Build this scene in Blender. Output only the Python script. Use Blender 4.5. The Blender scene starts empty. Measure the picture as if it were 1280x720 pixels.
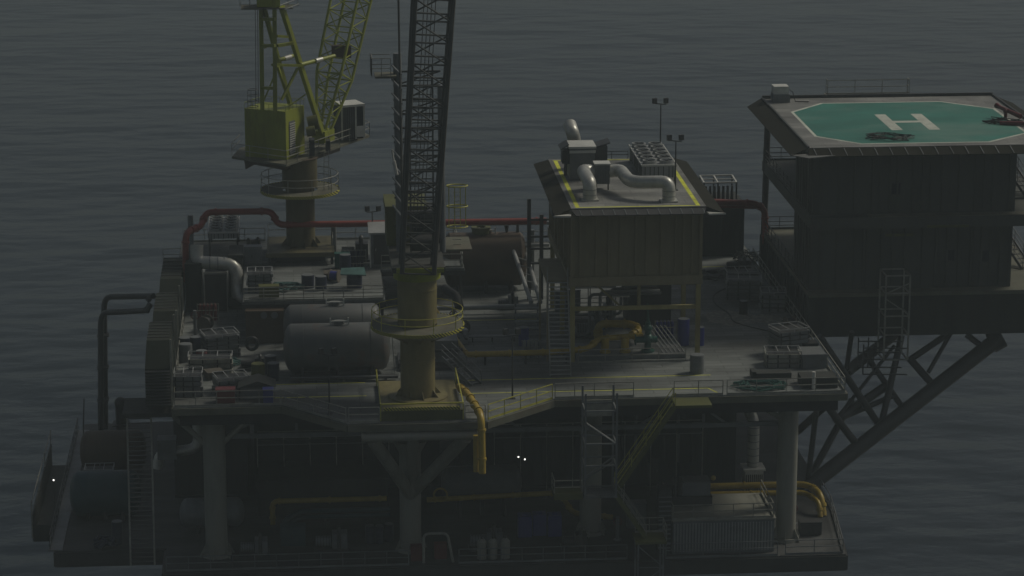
import bpy, bmesh, math, random
from mathutils import Vector, Matrix
random.seed(7)
R=math.radians
sc=bpy.context.scene
COL=sc.collection
# ------------------------------------------------------------------ survey of the place (camera station)
FPX=3500.; CH=56.
PITCH=math.atan(880/FPX); YAW=math.atan(290/math.hypot(FPX,880))
FW=Vector((math.sin(YAW)*math.cos(PITCH),math.cos(YAW)*math.cos(PITCH),-math.sin(PITCH)))
RT=Vector((math.cos(YAW),-math.sin(YAW),0)); UP=RT.cross(FW)
CP=Vector((0,0,CH))
def ray(x,y): return FW*FPX+RT*(x-640)+UP*(360-y)
def P(x,y,z=0.):
    d=ray(x,y); return CP+d*((z-CH)/d.z)
def W(x,y,Y):
    d=ray(x,y); return CP+d*(Y/d.y)
# ------------------------------------------------------------------ materials
MATS={}
def mat(name,rgb,rough=.6,metal=0.,var=.25,scale=.5,dirt=None,damt=.35,dscale=.35,stretch=(1,1,1),bump=.15,lo=.5,hi=.7,spec=.4):
    m=bpy.data.materials.new(name); m.use_nodes=True; nt=m.node_tree; n=nt.nodes; l=nt.links
    b=n['Principled BSDF']; b.inputs['Roughness'].default_value=rough; b.inputs['Metallic'].default_value=metal
    b.inputs['Specular IOR Level'].default_value=spec
    tc=n.new('ShaderNodeTexCoord'); mp=n.new('ShaderNodeMapping'); mp.inputs['Scale'].default_value=stretch
    l.new(tc.outputs['Object'],mp.inputs[0])
    n1=n.new('ShaderNodeTexNoise'); n1.inputs['Scale'].default_value=scale; n1.inputs['Detail'].default_value=8; n1.inputs['Roughness'].default_value=.65
    l.new(mp.outputs[0],n1.inputs['Vector'])
    r1=n.new('ShaderNodeMapRange'); r1.inputs['From Min'].default_value=.3; r1.inputs['From Max'].default_value=.7
    r1.inputs['To Min'].default_value=1-var; r1.inputs['To Max'].default_value=1+var
    l.new(n1.outputs[0],r1.inputs[0])
    mu=n.new('ShaderNodeMix'); mu.data_type='RGBA'; mu.blend_type='MULTIPLY'; mu.inputs[0].default_value=1
    mu.inputs[6].default_value=(*rgb,1); l.new(r1.outputs[0],mu.inputs[7])
    n2=n.new('ShaderNodeTexNoise'); n2.inputs['Scale'].default_value=dscale; n2.inputs['Detail'].default_value=10; n2.inputs['Roughness'].default_value=.7
    l.new(mp.outputs[0],n2.inputs['Vector'])
    r2=n.new('ShaderNodeMapRange'); r2.inputs['From Min'].default_value=lo; r2.inputs['From Max'].default_value=hi; r2.inputs['To Max'].default_value=damt
    l.new(n2.outputs[0],r2.inputs[0])
    mx=n.new('ShaderNodeMix'); mx.data_type='RGBA'; l.new(r2.outputs[0],mx.inputs[0]); l.new(mu.outputs[2],mx.inputs[6])
    d=dirt or tuple(c*.35 for c in rgb); mx.inputs[7].default_value=(*d,1)
    l.new(mx.outputs[2],b.inputs['Base Color'])
    if bump:
        bp=n.new('ShaderNodeBump'); bp.inputs['Strength'].default_value=bump; bp.inputs['Distance'].default_value=.05
        l.new(n2.outputs[0],bp.inputs['Height']); l.new(bp.outputs[0],b.inputs['Normal'])
    MATS[name]=m; return m
rust=(.07,.03,.018)
M=dict(
 deck=mat('deck_plate',(.17,.182,.17),.75,var=.35,scale=.25,dirt=(.055,.055,.05),damt=.8,dscale=.10,stretch=(.5,1.3,1),lo=.46,hi=.62,bump=.2),
 edge=mat('edge_steel',(.12,.12,.085),.7,dirt=rust,damt=.5),
 roofdeck=mat('roof_plate',(.23,.23,.21),.7,var=.35,scale=.5,dirt=(.09,.085,.08),damt=.8,dscale=.22,stretch=(.5,1,1),lo=.45,hi=.62),
 olive=mat('olive_steel',(.225,.195,.115),.65,dirt=(.10,.075,.045),damt=.55,stretch=(.7,.7,.2),var=.16,scale=.8,dscale=.7),
 oliveleg=mat('tan_steel',(.19,.165,.07),.55,dirt=(.08,.055,.03),damt=.6,stretch=(1,1,.3),scale=.8),
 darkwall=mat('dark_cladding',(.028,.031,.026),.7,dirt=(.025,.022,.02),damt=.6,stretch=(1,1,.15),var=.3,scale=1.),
 net=mat('net_panel',(.022,.021,.015),.9,spec=.1),
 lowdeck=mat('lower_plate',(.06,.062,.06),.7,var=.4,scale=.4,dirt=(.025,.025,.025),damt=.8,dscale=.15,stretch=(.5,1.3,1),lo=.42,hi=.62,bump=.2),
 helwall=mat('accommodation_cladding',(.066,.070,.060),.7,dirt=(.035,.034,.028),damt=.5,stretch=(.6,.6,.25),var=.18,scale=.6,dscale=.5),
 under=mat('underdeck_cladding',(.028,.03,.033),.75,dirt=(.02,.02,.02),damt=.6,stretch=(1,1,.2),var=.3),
 leg=mat('leg_paint',(.24,.24,.20),.5,dirt=(.12,.09,.06),damt=.5,stretch=(1,1,.2),scale=.7),
 grey=mat('grey_steel',(.16,.17,.17),.5,metal=.2,dirt=(.06,.05,.04),damt=.5),
 dark=mat('dark_steel',(.045,.046,.045),.5,metal=.2,dirt=(.03,.02,.015),damt=.4),
 postyellow=mat('post_paint',(.30,.26,.10),.55,dirt=(.1,.07,.03),damt=.6,stretch=(1,1,.3),scale=.8),
 darktan=mat('dark_tan_steel',(.10,.088,.04),.55,dirt=(.05,.035,.02),damt=.6,stretch=(1,1,.3),scale=.8),
 windwall=mat('windwall_green',(.022,.027,.020),.9,spec=.15,stretch=(1,1,.3),dirt=(.03,.022,.015),damt=.5),
 pale=mat('pale_grey_pipe',(.28,.29,.28),.5,dirt=(.1,.09,.07),damt=.5),
 rail=mat('rail_paint',(.27,.27,.23),.5,metal=.2,dirt=rust,damt=.4,scale=2),
 yrail=mat('yellow_rail_paint',(.42,.40,.06),.5,dirt=rust,damt=.4,scale=2),
 yellow=mat('yellow_paint',(.38,.27,.035),.4,dirt=(.13,.07,.02),damt=.5,scale=.8,dscale=.9),
 lime=mat('crane_yellow',(.25,.28,.03),.45,dirt=(.09,.08,.02),damt=.55,stretch=(1,1,.3),dscale=.7),
 line=mat('line_paint',(.62,.64,.05),.7,dirt=(.13,.13,.07),damt=.6,dscale=1.2,lo=.48,hi=.66),
 red=mat('red_pipe_paint',(.23,.048,.035),.45,dirt=(.10,.025,.015),damt=.6,dscale=.8),
 silver=mat('duct_cladding',(.46,.46,.41),.38,metal=.35,dirt=(.22,.20,.17),damt=.6,dscale=1.2),
 white=mat('white_paint',(.55,.55,.50),.5,dirt=(.2,.17,.13),damt=.5),
 green=mat('helideck_green',(.028,.165,.125),.65,var=.25,scale=.35,dirt=(.17,.24,.20),damt=.45,dscale=.12,stretch=(.5,1,1),lo=.5,hi=.62,bump=.05),
 hmark=mat('deck_marking_white',(.50,.52,.44),.7,dirt=(.22,.27,.22),damt=.6,dscale=.8),
 tank=mat('tank_paint',(.098,.104,.10),.5,dirt=(.12,.055,.035),damt=.7,dscale=.5,lo=.52,hi=.66),
 brown=mat('brown_paint',(.075,.052,.032),.6,dirt=(.04,.025,.02),damt=.6),
 bluep=mat('blue_plastic',(.035,.04,.20),.4),
 navy=mat('navy_drum_paint',(.02,.025,.05),.4),
 redp=mat('red_box_paint',(.12,.02,.02),.5),
 teal=mat('teal_sheet',(.04,.10,.09),.8,var=.5,scale=2),
 tgreen=mat('green_paint',(.02,.085,.065),.45),
 gtank=mat('blue_green_tank_paint',(.015,.05,.06),.5),
 yg=mat('olive_green_paint',(.09,.095,.025),.6),
 rubber=mat('black_rubber',(.015,.015,.015),.6,bump=0),
 rope=mat('steel_rope',(.10,.10,.095),.5,metal=.5,bump=0),
 boom=mat('boom_grey',(.075,.078,.07),.5,metal=.2,dirt=rust,damt=.3),
 wood=mat('weathered_timber',(.13,.115,.09),.8,stretch=(1,6,1)),
)
def glassmat():
    m=bpy.data.materials.new('window_glass'); m.use_nodes=True; b=m.node_tree.nodes['Principled BSDF']
    b.inputs['Base Color'].default_value=(.02,.025,.03,1); b.inputs['Roughness'].default_value=.08; return m
M['glass']=glassmat()
def seams(m,bw,bh,amt=.55,msize=.035):
    nt=m.node_tree; n=nt.nodes; l=nt.links; b=n['Principled BSDF']; src=b.inputs['Base Color'].links[0].from_socket
    tc=n.new('ShaderNodeTexCoord'); br=n.new('ShaderNodeTexBrick'); br.inputs['Scale'].default_value=1.
    br.inputs['Brick Width'].default_value=bw; br.inputs['Row Height'].default_value=bh; br.inputs['Mortar Size'].default_value=msize; br.inputs['Mortar Smooth'].default_value=.3
    br.inputs['Color1'].default_value=(1,1,1,1); br.inputs['Color2'].default_value=(.72,.73,.74,1); br.inputs['Mortar'].default_value=(1-amt,)*3+(1,)
    l.new(tc.outputs['Object'],br.inputs['Vector'])
    mu=n.new('ShaderNodeMix'); mu.data_type='RGBA'; mu.blend_type='MULTIPLY'; mu.inputs[0].default_value=1
    l.new(src,mu.inputs[6]); l.new(br.outputs['Color'],mu.inputs[7]); l.new(mu.outputs[2],b.inputs['Base Color'])
seams(M['deck'],3.,.75); seams(M['roofdeck'],2.4,1.2,.4)
def emit(name,c,s):
    m=bpy.data.materials.new(name); m.use_nodes=True; b=m.node_tree.nodes['Principled BSDF']
    b.inputs['Emission Color'].default_value=(*c,1); b.inputs['Emission Strength'].default_value=s; return m
M['lamp']=emit('lit_lamp',(1,.97,.9),9)
def hazard():
    m=bpy.data.materials.new('hazard_stripes'); m.use_nodes=True; nt=m.node_tree; n=nt.nodes; l=nt.links
    b=n['Principled BSDF']; b.inputs['Roughness'].default_value=.6
    tc=n.new('ShaderNodeTexCoord'); sp=n.new('ShaderNodeSeparateXYZ'); l.new(tc.outputs['Object'],sp.inputs[0])
    a=n.new('ShaderNodeMath'); a.operation='ADD'; l.new(sp.outputs[0],a.inputs[0]); l.new(sp.outputs[2],a.inputs[1])
    q=n.new('ShaderNodeMath'); q.operation='MULTIPLY'; l.new(a.outputs[0],q.inputs[0]); q.inputs[1].default_value=4.5
    f=n.new('ShaderNodeMath'); f.operation='FRACT'; l.new(q.outputs[0],f.inputs[0])
    g=n.new('ShaderNodeMath'); g.operation='GREATER_THAN'; l.new(f.outputs[0],g.inputs[0]); g.inputs[1].default_value=.5
    mx=n.new('ShaderNodeMix'); mx.data_type='RGBA'; l.new(g.outputs[0],mx.inputs[0]); mx.inputs[6].default_value=(.02,.02,.018,1); mx.inputs[7].default_value=(.5,.47,.05,1)
    l.new(mx.outputs[2],b.inputs['Base Color']); return m
M['hazard']=hazard()
# ------------------------------------------------------------------ mesh builder
class B:
    def __init__(s): s.v=[]; s.f=[]
    def add(s,vs,fs):
        o=len(s.v); s.v+=[Vector(v) for v in vs]; s.f+=[tuple(o+i for i in f) for f in fs]; return s
    def box(s,x0,x1,y0,y1,z0,z1):
        vs=[(x0,y0,z0),(x1,y0,z0),(x1,y1,z0),(x0,y1,z0),(x0,y0,z1),(x1,y0,z1),(x1,y1,z1),(x0,y1,z1)]
        return s.add(vs,[(0,3,2,1),(4,5,6,7),(0,1,5,4),(1,2,6,5),(2,3,7,6),(3,0,4,7)])
    def cbox(s,c,sx,sy,sz,rz=0.):   # c = base centre
        ca,sa=math.cos(rz),math.sin(rz); vs=[]
        for dz in (0,sz):
            for dx,dy in ((-1,-1),(1,-1),(1,1),(-1,1)):
                x,y=dx*sx/2,dy*sy/2; vs.append((c[0]+x*ca-y*sa,c[1]+x*sa+y*ca,c[2]+dz))
        return s.add(vs,[(0,3,2,1),(4,5,6,7),(0,1,5,4),(1,2,6,5),(2,3,7,6),(3,0,4,7)])
    def bar(s,p,q,w=.06,h=None):
        h=h or w; p,q=Vector(p),Vector(q); d=(q-p); 
        if d.length<1e-6: return s
        d.normalize(); a=d.cross(Vector((0,0,1)))
        if a.length<.05: a=Vector((1,0,0))
        a.normalize(); b=a.cross(d); a*=w/2; b*=h/2
        vs=[p-a-b,p+a-b,p+a+b,p-a+b,q-a-b,q+a-b,q+a+b,q-a+b]
        return s.add(vs,[(0,3,2,1),(4,5,6,7),(0,1,5,4),(1,2,6,5),(2,3,7,6),(3,0,4,7)])
    def cyl(s,p,q,r,r2=None,n=12,cap=True):
        r2=r if r2 is None else r2; p,q=Vector(p),Vector(q); d=(q-p).normalized(); a=d.orthogonal().normalized(); b=d.cross(a)
        vs=[p+(a*math.cos(t)+b*math.sin(t))*r for t in [2*math.pi*i/n for i in range(n)]]+[q+(a*math.cos(t)+b*math.sin(t))*r2 for t in [2*math.pi*i/n for i in range(n)]]
        fs=[(i,(i+1)%n,n+(i+1)%n,n+i) for i in range(n)]
        if cap: fs+=[tuple(range(n-1,-1,-1)),tuple(range(n,2*n))]
        return s.add(vs,fs)
    def tube(s,pts,r,n=10,bend=None):
        pts=[Vector(p) for p in pts]
        if bend:
            np_=[pts[0]]
            for i in range(1,len(pts)-1):
                a,b,c=pts[i-1],pts[i],pts[i+1]; k=min(bend,(a-b).length*.45,(c-b).length*.45)
                u=b+(a-b).normalized()*k; w=b+(c-b).normalized()*k
                for j in range(6):
                    t=j/5; np_.append(u*(1-t)**2+b*2*t*(1-t)+w*t*t)
            np_.append(pts[-1]); pts=np_
        rings=[]; a=None
        for i,p in enumerate(pts):
            d=(pts[min(i+1,len(pts)-1)]-pts[max(i-1,0)]).normalized()
            if a is None: a=d.orthogonal().normalized()
            else: a=(a-d*a.dot(d)).normalized()
            b=d.cross(a); rings.append([p+(a*math.cos(2*math.pi*k/n)+b*math.sin(2*math.pi*k/n))*r for k in range(n)])
        vs=[v for g in rings for v in g]; fs=[]
        for i in range(len(rings)-1):
            for k in range(n): fs.append((i*n+k,i*n+(k+1)%n,(i+1)*n+(k+1)%n,(i+1)*n+k))
        fs+=[tuple(range(n-1,-1,-1)),tuple((len(rings)-1)*n+k for k in range(n))]
        return s.add(vs,fs)
    def prism(s,poly,z0,z1):
        n=len(poly); a=sum(poly[i][0]*poly[(i+1)%n][1]-poly[(i+1)%n][0]*poly[i][1] for i in range(n))
        if a<0: poly=poly[::-1]
        vs=[(p[0],p[1],z0) for p in poly]+[(p[0],p[1],z1) for p in poly]
        return s.add(vs,[tuple(range(n-1,-1,-1)),tuple(range(n,2*n))]+[(i,(i+1)%n,n+(i+1)%n,n+i) for i in range(n)])
    def slab(s,q,t):     # four corners, thickness downwards along normal
        q=[Vector(p) for p in q]; nn=(q[1]-q[0]).cross(q[3]-q[0]).normalized()*t
        vs=q+[p-nn for p in q]
        return s.add(vs,[(0,1,2,3),(7,6,5,4),(0,4,5,1),(1,5,6,2),(2,6,7,3),(3,7,4,0)])
    def ring(s,c,r0,r1,z0,z1,n=40,a0=0,a1=2*math.pi):
        full=abs(a1-a0-2*math.pi)<1e-6; m=n if full else n+1; vs=[]
        for i in range(m):
            t=a0+(a1-a0)*i/n; x,y=math.cos(t),math.sin(t)
            vs+=[(c[0]+x*r0,c[1]+y*r0,z0),(c[0]+x*r1,c[1]+y*r1,z0),(c[0]+x*r1,c[1]+y*r1,z1),(c[0]+x*r0,c[1]+y*r0,z1)]
        fs=[]
        for i in range(n):
            j=(i+1)%m
            for k in range(4): fs.append((i*4+k,j*4+k,j*4+(k+1)%4,i*4+(k+1)%4)[::-1])
        return s.add(vs,fs)
    def ball(s,c,r,n=10):
        vs=[];fs=[]
        for i in range(n//2+1):
            ph=math.pi*i/(n//2)
            for k in range(n): t=2*math.pi*k/n; vs.append((c[0]+r*math.sin(ph)*math.cos(t),c[1]+r*math.sin(ph)*math.sin(t),c[2]+r*math.cos(ph)))
        for i in range(n//2):
            for k in range(n): fs.append((i*n+k,(i+1)*n+k,(i+1)*n+(k+1)%n,i*n+(k+1)%n))
        return s.add(vs,fs)
def mk(name,b,m,inv=None):
    me=bpy.data.meshes.new(name); me.from_pydata([(inv@v if inv else v) for v in b.v],[],b.f); me.validate(); 
    me.materials.append(M[m]); me.shade_smooth(); me.set_sharp_from_angle(angle=R(38))
    o=bpy.data.objects.new(name,me); COL.objects.link(o); return o
def tag(o,label=None,cat=None,group=None,kind=None):
    if label: o['label']=label
    if cat: o['category']=cat
    if group: o['group']=group
    if kind: o['kind']=kind
    return o
def T(name,label,cat,loc,rz=0.,group=None):
    o=bpy.data.objects.new(name,None); COL.objects.link(o); o.location=loc; o.rotation_euler=(0,0,rz); o.empty_display_size=.3
    o['_r']=rz
    return tag(o,label,cat,group)
SPLIT={'seam_rings':'seam_ring','clamp_rings':'clamp_ring','bands':'band','hanger':'hanger','deck_machinery':'machinery_box','net_brackets':'net_bracket','floor_joists':'floor_joist','hoops':'hoop','base_rim':'base_rim','rungs':'rung','girder_ribs':'girder_rib','side_slats':'side_slat','top_battens':'top_batten','lower_basket':'basket_bar','tread_plate':'tread_plate','kerb':'kerb','sleeper':'sleeper','hoist_ropes':'hoist_rope'}
def pieces(b):
    par=list(range(len(b.v)))
    def f(i):
        while par[i]!=i: par[i]=par[par[i]]; i=par[i]
        return i
    for fc in b.f:
        for k in fc[1:]: par[f(k)]=f(fc[0])
    g={}
    for i in range(len(b.v)): g.setdefault(f(i),[]).append(i)
    for ids in g.values():
        mp={v:k for k,v in enumerate(ids)}; c=B(); c.v=[b.v[i] for i in ids]; c.f=[tuple(mp[i] for i in fc) for fc in b.f if fc[0] in mp]; yield c
def part(t,name,b,m,parent=None,label=None,local=False):
    if name in SPLIT:
        for c in pieces(b): o=part0(t,SPLIT[name],c,m,parent,label,local)
        return o
    return part0(t,name,b,m,parent,label,local)
def part0(t,name,b,m,parent=None,label=None,local=False):
    inv=None if local else (Matrix.Translation(t.location)@Matrix.Rotation(t['_r'],4,'Z')).inverted()
    o=mk(name,b,m,inv); o.parent=parent or t
    if label: o['label']=label
    return o
def one(name,b,m,label,cat,group=None,local=None):
    xs=[v.x for v in b.v]; ys=[v.y for v in b.v]; zs=[v.z for v in b.v]
    c=Vector(((min(xs)+max(xs))/2,(min(ys)+max(ys))/2,min(zs)))
    o=mk(name,b,m,Matrix.Translation(-c)); o.location=c; return tag(o,label,cat,group)
def struct(name,b,m):
    return tag(mk(name,b,m),kind='structure')
def copy(t,loc,label,rz=None,group=None):
    c=t.copy(); COL.objects.link(c); c.location=loc
    if rz is not None: c.rotation_euler=(0,0,rz)
    c['label']=label
    if group: c['group']=group
    for ch in list(t.children):
        d=ch.copy(); COL.objects.link(d); d.parent=c
        for g in list(ch.children):
            e=g.copy(); COL.objects.link(e); e.parent=d
    return c
def railing(label,pts,m='rail',h=1.1,step=1.6,rails=(1.,.55),toe=True,group='guard railings',w=.055,name='guard_railing'):
    pts=[Vector(p) for p in pts]; t=T(name,label,'railing',pts[0],0,group)
    for k,fr in enumerate(rails):
        b=B()
        for p,q in zip(pts,pts[1:]): b.bar(p+Vector((0,0,h*fr)),q+Vector((0,0,h*fr)),w)
        part(t,'top_rail' if k==0 else 'mid_rail',b,m)
    if toe:
        b=B()
        for p,q in zip(pts,pts[1:]): b.bar(p+Vector((0,0,.08)),q+Vector((0,0,.08)),.02,.15)
        part(t,'toe_board',b,m)
    for i,(p,q) in enumerate(zip(pts,pts[1:])):
        n=max(1,round((q-p).length/step))
        for k in range(n+(1 if i==len(pts)-2 else 0)):
            c=p.lerp(q,k/n); part(t,'post',B().bar(c,c+Vector((0,0,h-w/2)),w),m)
    return t
def ringrail(t,c,r,z,m,h=1.1,n=28,posts=10,a0=0,a1=2*math.pi):
    for k,fr in enumerate((1.,.55)):
        b=B(); b.tube([(c[0]+r*math.cos(a0+(a1-a0)*i/n),c[1]+r*math.sin(a0+(a1-a0)*i/n),z+h*fr) for i in range(n+1)],.03,6)
        part(t,'top_rail' if k==0 else 'mid_rail',b,m)
    for i in range(posts):
        a=a0+(a1-a0)*i/posts; p=Vector((c[0]+r*math.cos(a),c[1]+r*math.sin(a),z)); part(t,'post',B().bar(p,p+Vector((0,0,h)),.055),m)
def flanged(t,name,pts,r,m,bend=1.,fl=6,lab=None,n=12):
    part(t,name,B().tube(pts,r,n,bend),m,label=lab)
    pts=[Vector(p) for p in pts]
    for p,q in zip(pts,pts[1:]):
        L=(q-p).length; d=(q-p).normalized(); k=max(2,int(L/fl)+1)
        for i in range(k):
            s=min(bend,L*.45)+.02+(L-2*min(bend,L*.45)-.04)*i/(k-1)
            c=p+d*s; part(t,'flange',B().cyl(c-d*.07,c+d*.07,r*1.28,n=n),m)
def lattice(t,p0,p1,w0,w1,d0,d1,side,bays,m,cr=.09,lr=.045,faces=(0,1,2,3),alt=True):
    p0,p1=Vector(p0),Vector(p1); ax=(p1-p0).normalized(); sd=Vector(side); sd=(sd-ax*sd.dot(ax)).normalized(); nn=ax.cross(sd)
    def cor(f,k):
        c=p0.lerp(p1,f); w=w0+(w1-w0)*f; d=d0+(d1-d0)*f; sx,sy=((-1,-1),(1,-1),(1,1),(-1,1))[k]
        return c+sd*sx*w/2+nn*sy*d/2
    for k in range(4): part(t,'chord',B().cyl(cor(0,k),cor(1,k),cr,n=8),m)
    for fc in faces:
        a,b_=fc,(fc+1)%4; b=B()
        for i in range(bays):
            f0,f1=i/bays,(i+1)/bays
            b.cyl(cor(f0,a),cor(f0,b_),lr,n=6)
            if i%2 and alt: b.cyl(cor(f0,a),cor(f1,b_),lr,n=6)
            else: b.cyl(cor(f0,b_),cor(f1,a),lr,n=6)
        b.cyl(cor(1,a),cor(1,b_),lr,n=6)
        part(t,'lacing',b,m)
def ribs_y(b,x0,x1,y,z0,z1,step=.62,d=.07,w=.1):   # vertical ribs on a wall facing -Y
    x=x0+.2
    while x<x1-.1: b.box(x,x+w,y-d,y+.01,z0,z1); x+=step*random.uniform(.55,1.5)
def ribs_x(b,x,y0,y1,z0,z1,step=.8,d=.07,w=.1,sgn=-1):
    y=y0+.2
    while y<y1-.1:
        b.box(min(x,x+sgn*d),max(x,x+sgn*d)+.0,y,y+w,z0,z1); y+=step*random.uniform(.6,1.4)
def stair(label,p,q,width,m,steps,rail_m=None,perp=None,group=None,name='stairway'):
    p,q=Vector(p),Vector(q); h=Vector((q.x-p.x,q.y-p.y,0)); hn=h.normalized(); pr=Vector((-hn.y,hn.x,0))*width/2
    t=T(name,label,'stairs',p,0,group)
    for s in (-1,1): part(t,'stringer',B().bar(p+pr*s,q+pr*s,.06,.28),m)
    for i in range(1,steps+1):
        c=p.lerp(q,(i-.5)/steps); part(t,'tread',B().slab([c-pr-hn*.12,c+pr-hn*.12,c+pr+hn*.12,c-pr+hn*.12][::-1],.04),m)
    rm=rail_m or m
    for s in (-1,1):
        b=B()
        for zz in (1.,.55): b.bar(p+pr*s+Vector((0,0,zz)),q+pr*s+Vector((0,0,zz)),.045)
        part(t,'handrail',b,rm)
        for i in range(0,5): c=p.lerp(q,i/4)+pr*s; part(t,'handrail_post',B().bar(c,c+Vector((0,0,1.)),.045),rm)
    return t
exec_order=[]
# ================================================================== SEA
def sea():
    m=bpy.data.materials.new('sea_water'); m.use_nodes=True; nt=m.node_tree; n=nt.nodes; l=nt.links
    b=n['Principled BSDF']; b.inputs['Base Color'].default_value=(.007,.013,.019,1); b.inputs['Roughness'].default_value=.27; b.inputs['IOR'].default_value=1.33
    tc=n.new('ShaderNodeTexCoord'); hs=None
    for sc_,st,dist,det in ((.012,(.4,1.,1),5.,2),(.085,(.55,1,1),3.7,2),(.3,(.6,1,1),.65,4),(1.1,(.7,1,1),.12,3)):
        mp=n.new('ShaderNodeMapping'); mp.inputs['Scale'].default_value=st; mp.inputs['Rotation'].default_value=(0,0,R(6))
        l.new(tc.outputs['Object'],mp.inputs[0])
        t=n.new('ShaderNodeTexNoise'); t.inputs['Scale'].default_value=sc_; t.inputs['Detail'].default_value=det; l.new(mp.outputs[0],t.inputs['Vector'])
        q=n.new('ShaderNodeMath'); q.operation='MULTIPLY'; q.inputs[1].default_value=dist; l.new(t.outputs[0],q.inputs[0])
        if hs is None: hs=q
        else:
            a=n.new('ShaderNodeMath'); a.operation='ADD'; l.new(hs.outputs[0],a.inputs[0]); l.new(q.outputs[0],a.inputs[1]); hs=a
    bp=n.new('ShaderNodeBump'); bp.inputs['Strength'].default_value=.55; bp.inputs['Distance'].default_value=1.; l.new(hs.outputs[0],bp.inputs['Height']); l.new(bp.outputs[0],b.inputs['Normal'])
    M['sea']=m
    s=struct('sea',B().add([(-5000,-2000,-30),(5000,-2000,-30),(5000,8000,-30),(-5000,8000,-30)],[(0,1,2,3)]),'sea')
sea()
# ================================================================== DECKS
DX0,DX1,DY0,DY1=-8.6,39.2,189.6,238.
up=[(DX0,DY0),(-1.,DY0),(3.5,184.7),(13.1,184.7),(18.2,DY0),(DX1,DY0),(DX1,DY1),(DX0,DY1)]
struct('upper_deck',B().prism(up,-.08,0),'deck')
t=T('deck_edge_beam','tan steel edge beam running round the rim of the upper deck','beam',(15,DY0,-.9))
fr=[(a[0],a[1]) for a in up]
for i in range(len(fr)):
    p,q=Vector((*fr[i],-.32)),Vector((*fr[(i+1)%len(fr)],-.32)); part(t,'beam_length',B().bar(p,q,.22,.5),'edge')
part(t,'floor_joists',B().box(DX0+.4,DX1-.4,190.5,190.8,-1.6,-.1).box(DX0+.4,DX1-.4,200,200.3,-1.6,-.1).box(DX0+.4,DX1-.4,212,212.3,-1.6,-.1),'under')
# mezzanine
mz=[(-3.9,207.3),(6.9,207.3),(6.9,217.),(13.6,217.),(13.6,228.),(-9.2,228.),(-9.2,221.),(-3.9,221.)]
struct('mezzanine_deck',B().prism(mz,2.8,3.0),'deck')
t=T('mezzanine_support_frame','dark steel columns and edge beams holding up the raised mezzanine deck','support frame',(5,207.5,0))
for i in range(len(mz)):
    p,q=Vector((*mz[i],2.62)),Vector((*mz[(i+1)%len(mz)],2.62)); part(t,'edge_beam',B().bar(p,q,.16,.36),'dark')
for x,y in ((6.7,207.6),(-.3,207.6),(6.7,217.4),(13.3,217.4),(13.3,227.5),(-8.9,221.4),(-5,221.4),(-8.9,227.5)): part(t,'column',B().box(x-.12,x+.12,y-.12,y+.12,0,2.45),'dark')
# lower deck
lo=[(-17.6,194.2),(-9.6,194.2),(-9.6,189.),(39.4,189.),(40.4,199),(40.4,228.),(-17.6,226.)]
struct('lower_deck',B().prism(lo,-12.1,-12),'lowdeck')
t=T('lower_deck_edge_beam','dark steel edge beam running round the rim of the lower deck','beam',(10,189,-13.2))
for i in range(len(lo)):
    p,q=Vector((*lo[i],-12.65)),Vector((*lo[(i+1)%len(lo)],-12.65)); part(t,'beam_length',B().bar(p,q,.3,1.08),'dark')
# painted walkway lines
def line(pts,w,z=.004):
    b=B()
    for p,q in zip(pts,pts[1:]):
        p,q=Vector((*p,z)),Vector((*q,z)); d=(q-p).normalized(); a=Vector((-d.y,d.x,0))*w/2
        b.add([p-a,q-a,q+a,p+a],[(0,1,2,3)])
    return b
struct('walkway_line',line([(-1.5,194.9),(5.,194.9)],.12),'line')
struct('walkway_line',line([(12.2,194.9),(30.2,194.9)],.12),'line')
struct('walkway_line',line([(-1.5,191.5),(5.,191.5)],.12),'line')
struct('walkway_line',line([(11.6,191.5),(29.5,191.5),(30.0,190.3)],.12),'line')
struct('walkway_line',line([(10.5,211.9),(19.,211.9)],.11),'line')
struct('walkway_line',line([(30.5,228.),(38.,228.)],.14),'line')
# paler worn patches of the deck
def blob(cx,cy,rx,ry,n=26,z=.004,j=.35):
    return B().add([(cx+rx*math.cos(2*math.pi*i/n)*(1+random.uniform(-j,j)*.6),cy+ry*math.sin(2*math.pi*i/n)*(1+random.uniform(-j,j)*.6),z) for i in range(n)],[tuple(range(n))])
M['spill']=mat('pale_grit',(.24,.24,.20),.9,var=.5,scale=3,dirt=(.13,.13,.12),damt=.8,dscale=2.,lo=.4,hi=.55)
tag(mk('spilled_grit',blob(34.2,211.,2.1,2.4).add(blob(37.,210.5,1.6,1.2,z=.005).v,[tuple(range(26))]),'spill'),'pale grit spilled on the deck around the black drum','grit',kind='stuff')

# ================================================================== PLATFORM LEGS & under-deck bracing
def column(label,x,y,r,z0,z1,m='leg',brace=()):
    t=T('platform_leg',label,'leg',(x,y,z0),0,'tubular platform legs')
    part(t,'shaft',B().cyl((x,y,z0),(x,y,z1),r,n=28),m)
    part(t,'base_ring',B().cyl((x,y,z0),(x,y,z0+.25),r*1.35,r*1.3,n=28),m)
    part(t,'head_collar',B().cyl((x,y,z1-1.),(x,y,z1),r,r*1.7,n=28),m)
    for q in brace: part(t,'brace',B().cyl((x,y,q[0]),q[1:4],q[4],n=16),m)
    for k in range(6):
        a=k*math.pi/3+.3; c=Vector((x+math.cos(a)*r,y+math.sin(a)*r,z0)); o=Vector((math.cos(a),math.sin(a),0))
        part(t,'gusset',B().slab([c,c+o*.5,c+o*.5+Vector((0,0,.1)),c+Vector((0,0,1.))],.05),m)
    return t
column('pale leg at the left end of the platform, under the crates on deck',-5.9,192.5,.80,-12,-.9,brace=[(-4.2,-2.6,192.5,-1.,.2),(-4.2,-9.2,192.5,-1.,.2)])
column('pale leg under the front crane with two thick braces spreading in a V',8.1,192.5,.78,-12,-3.6)
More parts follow.
